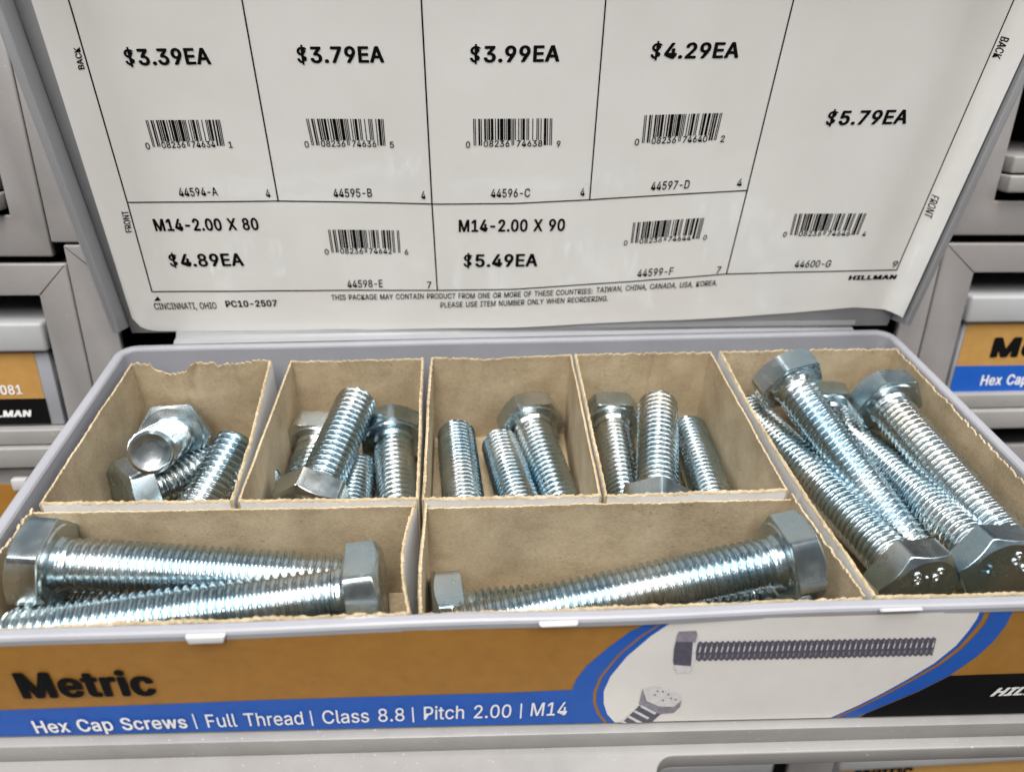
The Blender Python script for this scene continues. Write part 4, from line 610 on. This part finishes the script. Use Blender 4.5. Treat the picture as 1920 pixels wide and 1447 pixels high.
def make_bin(c, label, seed, bows=(0, 0, 0, 0), amps=(1, 1, 1, 1), scals=(0.12, 0.12, 0.12, 0.12), tops=(0, 0, 0, 0), droops=(0, 0, 0, 0), back_crease=(), back_notch=None):
    """c: front-left, front-right, back-right, back-left corners of the inside at the top"""
    fl, fr, brr, bl = [Vector(p) for p in c]; ctr = (fl + fr + brr + bl) / 4
    r = empty('cardboard_bin', (ctr.x, ctr.y, -BDEPTH - 0.5), label, 'cardboard bin', 'cardboard bins inside the open parts box')
    def inw(p, q):
        d = (q - p).normalized(); n_ = Vector((-d.y, d.x)); return n_ if n_.dot(ctr - p) > 0 else -n_
    T = 0.7
    for i, (p, q) in enumerate(((fl, fr), (brr, bl), (bl, fl), (fr, brr))):
        d = (q - p).normalized()
        if i >= 2: p = p - d * T; q = q + d * T          # side walls run the full depth, front and back butt between them
        mb = MB(); bin_wall(mb, p, q, inw(p, q), seed + i * 1.37, droops[i], amps[i], bows[i], scals[i], tops[i], back_crease if i == 1 else (), back_notch if i == 1 else None)
        mb.build('wall', [M_KRAFT, M_TORN, M_LINER], r, smooth=50)
    mb = MB()
    mb.add([(*fl, -BDEPTH), (*fr, -BDEPTH), (*brr, -BDEPTH), (*bl, -BDEPTH), (*fl, -BDEPTH - .5), (*fr, -BDEPTH - .5), (*brr, -BDEPTH - .5), (*bl, -BDEPTH - .5)],
           ((0, 1, 2, 3), (7, 6, 5, 4), (0, 4, 5, 1), (1, 5, 6, 2), (2, 6, 7, 3), (3, 7, 4, 0)))
    mb.build('floor', M_KRAFT, r)
    return r
make_bin([(0.6, 1.4), (50.0, 0.2), (46.8, 72.0), (0.6, 71.0)], 'small cardboard bin in the far left corner with torn back edge and creased back wall', 1.3, amps=(0.9, 1.9, 0.7, 1.0), bows=(0, -1.2, 0, 0.5), scals=(.12, .2, .05, .22), back_crease=((11, -5, 0.7), (24, 16, -0.6)), back_notch=(27, 40, 1.9))
make_bin([(52.6, 0.2), (100.2, -0.9), (100.0, 72.3), (54.6, 71.4)], 'small cardboard bin between the far left corner bin and the middle bin, ragged right edge', 5.1, amps=(1, 1, .5, 1.3), scals=(.12, .12, 0, .55))
make_bin([(102.4, -1.0), (151.2, -2.0), (154.0, 73.3), (103.9, 72.5)], 'middle bin of the back row, three bolts lying along it', 9.7, amps=(1, 1, 1.2, .5), scals=(.12, .15, .5, 0), bows=(0, -0.8, 0, 0), back_notch=(24, 38, 0.7))
make_bin([(153.4, -2.2), (205.6, -1.6), (206.3, 74.0), (156.2, 73.4)], 'small cardboard bin left of the long right bin, bolt with cornered head at front', 14.2, amps=(1, 1.3, 1.2, .6), scals=(.12, .12, .5, 0), back_crease=((21, 0.5, -0.7),))
make_bin([(212.8, -40.4), (277.6, -41.6), (279.0, 75.0), (210.9, 74.2)], 'long cardboard bin at the right end running the full depth of the box', 19.9, bows=(0, 0, 1.9, 0), amps=(.7, 1.2, .5, 1.6), scals=(0, .12, 0, .3), tops=(-1.0, 0, 0, 0))
make_bin([(-2.4, -39.2), (99.4, -39.6), (99.7, -3.0), (-1.0, -1.3)], 'wide cardboard bin at the front left, full of long bolts', 24.6, amps=(1.2, .6, 1.8, 1.6), bows=(0, 0, 0, -2.4), scals=(.3, 0, .2, .4), tops=(-0.8, -1.5, -0.3, -0.3))
make_bin([(102.6, -39.8), (209.6, -40.6), (206.4, -4.7), (103.2, -4.0)], 'wide cardboard bin at the front middle with speckled plain back wall', 29.3, amps=(1, .6, 1, 1.2), bows=(0, 0, 0.6, 0), scals=(.12, 0, .2, .2), tops=(-1.3, -1.5, -0.3, -0.2))

# ================================================================== HEX BOLTS
PITCH, RMAJ, RMIN, HH = 2.1, 6.95, 5.98, 8.8
def shank_mesh(L):
    mb = MB(); NA = 56; sp = 16; nz_ = int(L / PITCH * sp)
    rows = []
    for i in range(nz_ + 1):
        z = L * i / nz_; row = []
        for j in range(NA):
            t = 2 * math.pi * j / NA
            ph = (z / PITCH - j / NA) % 1.0
            x = abs(ph - 0.5) * 2                                  # 0 crest .. 1 root
            if x < 0.10: r = RMAJ
            elif x < 0.38: r = RMAJ + (RMIN + 0.22 - RMAJ) * (x - 0.10) / 0.28
            else: r = RMIN + 0.22 * ((1 - x) / 0.62) ** 2
            if z < 4.2:
                nk = 6.5 + (max(0, 1.2 - z) * 0.6)
                w = max(0, min(1, (z - 2.2) / 2.0)); r = nk + (r - nk) * w
            tip = 5.55 + (L - z) * 0.9; r = min(r, tip)
            row.append(Vector((r * math.cos(t), r * math.sin(t), z)))
        rows.append(row)
    for r, z in ((5.2, L - 0.05), (4.5, L - 0.45), (3.0, L - 0.75), (0.02, L - 0.85)):
        rows.append([Vector((r * math.cos(2 * math.pi * j / NA), r * math.sin(2 * math.pi * j / NA), z)) for j in range(NA)])
    for r in rows: mb.v += r
    for i in range(len(rows) - 1):
        for j in range(NA):
            k = (j + 1) % NA; mb.f.append((i * NA + j, i * NA + k, (i + 1) * NA + k, (i + 1) * NA + j)); mb.m.append(0)
    return mb
def head_mesh():
    mb = MB(); NA = 96; rows = []
    def hexr(j):
        a = (2 * math.pi * j / NA) % (math.pi / 3) - math.pi / 6
        return min(11.0 / math.cos(a), 12.45)
    def ring(fr): rows.append([Vector((*(fr(j)[0] * Vector((math.cos(2 * math.pi * j / NA), math.sin(2 * math.pi * j / NA)))), fr(j)[1])) for j in range(NA)])
    ring(lambda j: (6.0, 0.0)); ring(lambda j: (9.9, 0.0)); ring(lambda j: (10.3, -0.45)); ring(lambda j: (hexr(j) - 0.25, -0.5)); ring(lambda j: (hexr(j), -0.7))
    ch = lambda r: -HH + max(0, r - 10.1) * 0.62
    ring(lambda j: (hexr(j), ch(hexr(j)) + 0.12)); ring(lambda j: (hexr(j) - 0.12, ch(hexr(j) - 0.12)))
    ring(lambda j: (10.15, ch(10.15))); ring(lambda j: (9.8, -HH)); ring(lambda j: (8.6, -HH + 0.12)); ring(lambda j: (4.0, -HH + 0.2)); ring(lambda j: (0.02, -HH + 0.2))
    for r in rows: mb.v += r
    for i in range(len(rows) - 1):
        for j in range(NA):
            k = (j + 1) % NA; mb.f.append((i * NA + j, (i + 1) * NA + j, (i + 1) * NA + k, i * NA + k)); mb.m.append(0)
    return mb
HEAD = None; SHANK = {}
def bolt(u, t, roll, label, mark=None):
    global HEAD
    u = Vector(u); t = Vector(t); ax = (t - u).normalized(); L = round((t - u).length)
    q = ax.to_track_quat('Z', 'Y')
    r = bpy.data.objects.new('hex_bolt', None); COL.objects.link(r); r.empty_display_size = 0.01
    r.location = u * S; r.rotation_euler = (q.to_matrix() @ Matrix.Rotation(math.radians(roll), 3, 'Z')).to_euler(); ORG[r.name] = Vector((0, 0, 0))
    tag(r, label, 'bolt', 'zinc plated hex bolts in the cardboard bins')
    if HEAD is None: h = head_mesh().build('head', M_ZINC, r, smooth=26); HEAD = h.data
    else:
        h = bpy.data.objects.new('head', HEAD); COL.objects.link(h); h.parent = r
    ORG[h.name] = Vector((0, 0, 0))
    if L not in SHANK: s = shank_mesh(L).build('threaded_shank', M_ZINC, r, smooth=45); SHANK[L] = s.data
    else:
        s = bpy.data.objects.new('threaded_shank', SHANK[L]); COL.objects.link(s); s.parent = r
    if mark: grade_mark(h, mark)
    return r
def grade_mark(h, marks):
    mb = MB()
    def put(x, y, z): return Vector((-x, y, -HH + 0.1 - z))           # read from the head's own side, so mirrored in x
    def torus(cx, cy, ra, rb, tube):
        n, m = 18, 8; base = len(mb.v)
        for i in range(n):
            a = 2 * math.pi * i / n
            for j in range(m):
                b = 2 * math.pi * j / m; k = 1 + tube * math.cos(b)
                mb.v.append(put(cx + math.cos(a) * (ra + tube * math.cos(b)), cy + math.sin(a) * (rb + tube * math.cos(b)), tube * math.sin(b)))
        for i in range(n):
            for j in range(m):
                mb.f.append((base + i * m + j, base + ((i + 1) % n) * m + j, base + ((i + 1) % n) * m + (j + 1) % m, base + i * m + (j + 1) % m)); mb.m.append(0)
    def bar(x0, y0, x1, y1, w):
        d = Vector((x1 - x0, y1 - y0)).normalized(); q = Vector((-d.y, d.x)) * w
        P = [(x0 - q.x, y0 - q.y), (x0 + q.x, y0 + q.y), (x1 + q.x, y1 + q.y), (x1 - q.x, y1 - q.y)]
        mb.add([put(*p, -0.1) for p in P] + [put(*p, 0.42) for p in P],
               ((0, 1, 2, 3), (7, 6, 5, 4), (0, 4, 5, 1), (1, 5, 6, 2), (2, 6, 7, 3), (3, 7, 4, 0)))
    for ch, x, y, size, rot in marks:
        c, s_ = math.cos(math.radians(rot)), math.sin(math.radians(rot)); k = size / 4.2
        L = lambda a, b: (x + (a * c - b * s_) * k, y + (a * s_ + b * c) * k)
        if ch == '8': torus(*L(0, 1.0), 0.72 * k, 0.72 * k, 0.42 * k); torus(*L(0, -1.05), 0.85 * k, 0.85 * k, 0.42 * k)
        elif ch == '.': torus(x, y, 0.12, 0.12, 0.4)
        elif ch == 'Y': bar(*L(0, 0), *L(0, -2.1), 0.4 * k); bar(*L(0, 0), *L(-1.4, 2.0), 0.4 * k); bar(*L(0, 0), *L(1.4, 2.0), 0.4 * k)
    mb.build('grade_mark', M_ZINC, h, smooth=60)

m88 = [('8', -3.3, 4.6, 4.6, 22), ('.', -0.3, 4.6, 1.0, 0), ('8', 2.9, 5.4, 4.6, -14)]
BOLTS = [
 ((9.3,-13.6,-8.0),(88.5,-17.0,-15.5), 8, 'long bolt at the back of the front left bin, head in its left end', None),
 ((84.0,-27.6,-7.2),(2.2,-31.4,-14.0), 2, 'long bolt nearest the viewer in the front left bin, head at its right end', None),
 ((81.5,-15.8,-29.0),(-0.3,-11.0,-29.0), 0, 'buried bolt below the other two in the front left bin, only threads showing', None),
 ((195.2,-24.4,-5.0),(110.5,-31.8,-18.0), 4, 'big slanting bolt in the front middle bin, head raised at its right end', None),
 ((112.5,-21.2,-25.0),(198.0,-14.0,-29.0), 0, 'low bolt in the front middle bin with its flat topped head at the left end', None),
 ((197.2,-28.6,-24.8),(121.0,-31.6,-29.0), 0, 'bolt under the raised head in the front middle bin, only its head corner showing', None),
 ((234.0,-21.6,-13.0),(222.8,68.5,-22.0), 4, 'bright bolt along the left side of the long right bin, stamped head facing front', m88),
 ((229.4,51.0,-1.0),(247.3,-11.0,-20.2), 4, 'topmost bolt of the long right bin, its head against the back edge', None),
 ((257.8,-20.8,-10.0),(257.6,72.0,-26.0), 3, 'dark silver bolt in the long right bin, stamped head at the front right', [('8', 1.2, 5.7, 4.4, -6), ('8', 5.0, 3.4, 4.4, -40), ('Y', -5.2, 0.6, 4.4, 40)]),
 ((262.2,43.0,-5.0),(266.6,-17.0,-9.0), 0, 'bolt along the right wall of the long right bin, head raised at the back', None),
 ((253.0,63.5,-23.0),(246.0,-18.0,-28.5), 0, 'deep bolt in the long right bin, head peeping out between two raised heads', None),
 ((14.4,55.2,-20.0),(20.7,24.9,-2.3), -4, 'short bolt in the far left bin with its round dished tip pointing at the viewer', None),
 ((12.6,33.6,-24.0),(39.0,58.2,-29.0), 0, 'short bolt in the far left bin lying under the tip, head at the left', None),
 ((29.7,13.4,-24.0),(40.3,43.8,-13.0), 0, 'short bolt leaning on the right wall of the far left bin, threads showing', None),
 ((44.0,34.0,-28.0),(22.0,16.0,-29.0), 0, 'short bolt at the bottom of the far left bin, mostly hidden by the front edge', None),
 ((68.5,22.5,-17.0),(78.0,60.5,-8.5), 22, 'top bolt in the second bin of the back row, tilted right, head at the front', None),
 ((62.7,53.0,-25.0),(59.4,12.0,-29.0), 0, 'shaded bolt at the left of the second bin, head behind the tilted bolt', None),
 ((77.6,13.2,-26.0),(77.5,48.0,-29.0), 0, 'low bolt in the second bin, tip between tilted bolt and right bolt', None),
 ((89.7,54.4,-24.0),(94.0,13.0,-29.0), 30, 'bolt along the right wall of the second bin, head at the back', None),
 ((114.4,13.4,-25.2),(111.9,64.8,-28.0), 0, 'pale bolt at the left of the middle bin standing apart, no head showing', None),
 ((133.0,13.2,-25.2),(127.6,59.1,-28.0), 0, 'bolt in the centre of the middle bin, tip beside the only head in that bin', None),
 ((140.2,61.1,-24.0),(147.2,11.0,-28.0), 0, 'right bolt of the middle bin, its head the only one showing there', None),
 ((169.9,61.7,-25.0),(165.8,6.0,-29.0), 2, 'left bolt in the fourth bin of the back row, head at the back', None),
 ((174.7,15.4,-18.5),(184.6,59.0,-11.0), 30, 'top bolt in the fourth bin, tip up at the back and cornered head at front', None),
 ((195.2,12.6,-25.0),(199.7,64.7,-27.5), 0, 'dull bolt in the shade at the right of the fourth bin, no head showing', None),
]
for b in BOLTS: bolt(*b)

# ================================================================== SLIDING TRAY UNDER THE BOX
tray = empty('sliding_tray', (140, -40, -60), 'grey steel sliding tray carrying the open parts box, stepped front with a hand cutout', 'drawer tray')
def slant(x, y, z): return Vector((x, y - 0.008 * x, z - 0.0405 * x))
mb = MB(); mb.box(-14, 296, -46.6, -43.2, -42.0, -35.2, fn=slant)
mb.build('lower_ledge', M_TRAY, tray, smooth=30, bevel=0.35)
mb = MB()
# pull handle: horizontal plate with a long rounded cutout
hx0, hx1, hy0, hy1, R_ = 161.5, 284.0, -69.0, -49.7, 5.5
outl = [(-14, -46.3), (-14, -77), (296, -77), (296, -46.3)]
hole = []
for cx_, cy_, a0 in ((hx0 + R_, hy1 - R_, 90), (hx0 + R_, hy0 + R_, 180), (hx1 - R_, hy0 + R_, 270), (hx1 - R_, hy1 - R_, 0)):
    for k in range(7):
        a = math.radians(a0 + 90 * k / 6); hole.append((cx_ + R_ * math.cos(a), cy_ + R_ * math.sin(a)))
bm = bmesh.new()
ov = [bm.verts.new((*p, 0)) for p in outl]; hv = [bm.verts.new((*p, 0)) for p in hole]
eds = [bm.edges.new((ov[i], ov[(i + 1) % 4])) for i in range(4)] + [bm.edges.new((hv[i], hv[(i + 1) % len(hv)])) for i in range(len(hv))]
bmesh.ops.triangle_fill(bm, edges=eds, use_beauty=True)
bm.verts.index_update()
pv = [v.co.copy() for v in bm.verts]; pf = [tuple(v.index for v in f.verts) for f in bm.faces if not (hx0 + 1 < f.calc_center_median().x < hx1 - 1 and hy0 + 1 < f.calc_center_median().y < hy1 - 1 and all(v in hv for v in f.verts))]
bm.free()
ZT, ZB = -41.2, -47.0
k = len(pv)
mb.add([slant(p.x, p.y, ZT) for p in pv] + [slant(p.x, p.y, ZB) for p in pv], pf + [tuple(reversed([i + k for i in f])) for f in pf])
def skirt(idx):
    for a, b in zip(idx, idx[1:] + idx[:1]): mb.f.append((a, b, b + k, a + k)); mb.m.append(0)
skirt(list(range(4))); skirt(list(range(4, k)))
mb.build('pull_handle', M_TRAY, tray, smooth=30, bevel=0.5, seg=3)
mb = MB(); mb.box(-12, 292, -44, 92, -56, -55, fn=lambda x, y, z: Vector((x, y, z)))
mb.build('tray_floor', M_TRAY, tray)

# ================================================================== THE RACK BEHIND: STEEL CABINETS AND CLOSED BOXES
ta = math.radians(10.9)
RP = Plane((0, 92, 0), (1, 0, 0), (0, math.sin(ta), math.cos(ta)))
def rbox(mb, x0, x1, u0, u1, o0, o1, m=0):
    vs = [RP.at(x, u, o) for o in (o0, o1) for u in (u0, u1) for x in (x0, x1)]
    mb.add(vs, ((0, 2, 3, 1), (4, 5, 7, 6), (0, 1, 5, 4), (2, 6, 7, 3), (0, 4, 6, 2), (1, 3, 7, 5)), m)
def cabinet(x0, x1, u0, u1, ox0, ox1, ou0, ou1, label):
    r = empty('drawer_cabinet', RP.at((x0 + x1) / 2, u0, 0), label, 'drawer cabinet', 'grey steel drawer cabinets stacked behind the open box')
    mb = MB(); d = 1.1; D = -160
    # face frame: one ring, with a scribed mitre at its upper corners
    O = [(x0, u0), (x1, u0), (x1, u1), (x0, u1)]; I = [(ox0, ou0), (ox1, ou0), (ox1, ou1), (ox0, ou1)]
    mb.v += [RP.at(*p, 0) for p in O + I] + [RP.at(*p, -3.0) for p in O + I]
    for i in range(4):
        j = (i + 1) % 4
        mb.f += [(i, j, 4 + j, 4 + i), (8 + j, 8 + i, 12 + i, 12 + j), (j, i, 8 + i, 8 + j), (4 + i, 4 + j, 12 + j, 12 + i)]; mb.m += [0] * 4
    mb.build('face_frame', M_RACK, r, smooth=35, bevel=0.7, seg=3)
    for a, b in ((O[2], I[2]), (O[3], I[3])):
        mb = MB(); a = Vector(a); b = Vector(b); w = (b - a).normalized(); n_ = Vector((-w.y, w.x)) * 0.11; a = a + w * 0.8; b = b - w * 0.6
        mb.quad(*[RP.at(p.x, p.y, 0.05) for p in (a - n_, a + n_, b + n_ * 1.8, b - n_ * 1.8)])
        mb.build('mitre_joint', M_DARK, r)
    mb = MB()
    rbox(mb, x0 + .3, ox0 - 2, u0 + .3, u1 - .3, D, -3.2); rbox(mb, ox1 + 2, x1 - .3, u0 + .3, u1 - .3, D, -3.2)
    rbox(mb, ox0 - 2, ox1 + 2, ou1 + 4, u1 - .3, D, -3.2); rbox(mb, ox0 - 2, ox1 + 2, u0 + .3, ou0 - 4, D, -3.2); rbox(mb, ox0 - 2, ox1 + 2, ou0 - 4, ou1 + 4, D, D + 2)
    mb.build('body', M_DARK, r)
    return r
def rtext(mb, s, bl, br, cap, bold, off, shear=0.0):
    a = RP.uv(*bl); b = RP.uv(*br); h = RP.uv(bl[0] + 0.2 * cap * (1 if bl[0] > 960 else -1), bl[1] - cap).y - a.y
    put_text(mb, s, a, b, h, Vector((shear, 1)), lambda u, v: RP.at(u, v, off), bold, 0, RP.n)
def closed_box(x0, x1, top, label, kind):
    """a shut parts box in its cabinet; x0..x1 is the visible width of its front, top the cabinet's upper edge"""
    r = empty('closed_parts_box', RP.at((x0 + x1) / 2, top - 62, 0), label, 'parts box', 'closed parts boxes in the cabinets')
    mb = MB(); rbox(mb, x0, x1, top - 32.4, top - 21.2, -100, 1.2)
    mb.build('lid', M_LIP, r, smooth=35, bevel=1.3, seg=3)
    mb = MB(); rbox(mb, x0 + 1.2, x1 - 1.2, top - 63, top - 32.6, -100, -1.4)
    mb.build('body', M_BOX, r, smooth=35, bevel=1.0)
    mb = MB(); a, b = (x0 + 4.5, x1 - 6.3) if kind == 'left' else (x0 + 2.6, x1 - 5)
    rbox(mb, a, b, top - 61.8, top - 33.0, -1.35, -1.15)
    fl = mb.build('front_label', M_TAN2, r)
    if kind == 'left':
        mb = MB(); rbox(mb, a, b + .3, top - 62.2, top - 51.6, -1.12, -1.05); mb.build('black_band', M_BLACK, r).parent = fl
    else:
        mb = MB(); rbox(mb, a - .3, b, top - 66.0, top - 51.6, -1.12, -1.05); mb.build('blue_band', M_BLUE, r).parent = fl
    mb = MB(); rbox(mb, x0 - 1.0, x1 + 2.2, top - 69.6, top - 63.2, -20, 2.0); rbox(mb, x0 - 2.5, x1 + 2.6, top - 78.5, top - 70.0, -18, 4.0)
    mb.build('tray_front', M_TRAY, r, smooth=35, bevel=0.7, seg=3)
    return r, fl
# left-hand column
cabinet(-352, -28.0, 28.8, 109, -340, -39.2, 43.2, 97, 'grey steel cabinet at the upper left behind the lid')
cabinet(-352, -24.3, -54.0, 26.4, -340, -35.7, -40, 14.8, 'grey steel cabinet at the left beside the open box, black gap at its top')
cabinet(-352, -24.3, -134.4, -54.6, -340, -35.7, -120, -66.2, 'grey steel cabinet low at the far left, below the one with white numerals')
cb, fl = closed_box(-330, -36.6, 26.2, 'closed box at the left with tan and black label and white numerals', 'left')
mb = MB(); rtext(mb, '8081', (-14, 742), (40.5, 741), 17.5, 0.02, -1.0); mb.build('numerals', M_WHITE, cb).parent = fl
mb = MB(); rtext(mb, 'HILLMAN', (-52, 785), (55.5, 783), 12.5, 0.05, -1.0, 0.25)
mb.build('white_lettering', M_WHITE, cb).parent = fl
def bare_tray(x0, x1, u0, u1, label):
    r = empty('sliding_tray', RP.at((x0 + x1) / 2, u0, 0), label, 'drawer tray')
    h = (u1 - u0) / 2
    mb = MB(); rbox(mb, x0, x1, u0 + h + .3, u1, -70, 2.0); rbox(mb, x0 - 1, x1 + 1, u0, u0 + h - .3, -68, 4.0)
    mb.build('tray_front', M_TRAY, r, smooth=35, bevel=0.8, seg=3); return r
bare_tray(-330, -41.5, 45.0, 57.0, 'grey steel tray front at the upper left edge of the rack')
cb, fl = closed_box(-330, -36.6, -54.4, 'closed box low at the far left, tan label under a white tab', 'left')
mb = MB(); rbox(mb, -60, -54.4, -62.0, -57.2, 1.2, 4.2); mb.build('label_clip', M_CLIP, cb, smooth=35, bevel=0.4)
mb = MB(); rbox(mb, -330, -52, -84, -61, 0.5, 1.1); mb.build('tan_card', M_TAN, cb)
# right-hand column
cabinet(301.8, 630, 36.4, 117, 316.2, 618, 49.5, 105, 'grey steel cabinet at the upper right behind the lid')
cabinet(301.3, 630, -46.8, 33.4, 315.6, 618, -36, 21.8, 'grey steel cabinet at the right beside the open box, black gap at its top')
cabinet(301.3, 630, -127, -54.8, 315.6, 618, -113, -66, 'grey steel cabinet at the right edge, below the one with the blue label')
cb, fl = closed_box(316.6, 616, 33.8, 'closed box at the right with tan and blue label', 'right')
mb = MB(); rtext(mb, 'Metric', (1858, 672), (2056, 668), 38, 0.05, -0.98, 0.0); mb.build('black_lettering', M_BLACK, cb).parent = fl
mb = MB(); rtext(mb, 'Hex Cap Screws', (1840, 724), (2012, 720), 19, 0.02, -0.98, 0.0); mb.build('white_lettering', M_WHITE, cb).parent = fl
bare_tray(318.2, 616, 53.0, 66.0, 'grey steel tray front in the dark opening at the upper right')
cb, fl = closed_box(316.6, 616, -54.8, 'closed box at the right edge under the blue labelled one', 'right')
# our own column: only its stiles show beside the lid, and lower cabinets through the hand cutout
cabinet(-23.9, 300.6, -54.0, 33.0, -11, 289.5, -40, 20, 'grey steel cabinet the open box was pulled out of')
cabinet(-27.6, 301.2, 33.8, 115, -14, 289.5, 48, 102, 'grey steel cabinet directly behind the raised lid')
cabinet(-20, 309.0, -294, -214.5, -8, 284.0, -280, -226, 'grey steel cabinet far below, seen at the left in the hand cutout')
cb, fl = closed_box(-4, 275.0, -214.5, 'closed tan and blue labelled box far below, left in the hand cutout', 'right')
cabinet(309.8, 640, -294, -214.5, 311.0, 630, -280, -226, 'grey steel cabinet far below, seen at the right in the hand cutout')
cb, fl = closed_box(311.0, 628, -214.5, 'closed tan labelled box far below, right in the hand cutout', 'right')
mb = MB(); rtext(mb, 'Metric', (1600, 1466), (1709, 1462), 31, 0.05, -0.98, 0.0); mb.build('black_lettering', M_BLACK, cb).parent = fl

# dark wall closing the rack behind
mb = MB(); rbox(mb, -700, 1000, -600, 500, -175, -172)
w = mb.build('back_wall', M_DARK); tag(w, 'dark back wall of the storage rack behind the cabinets', 'wall', kind='structure')
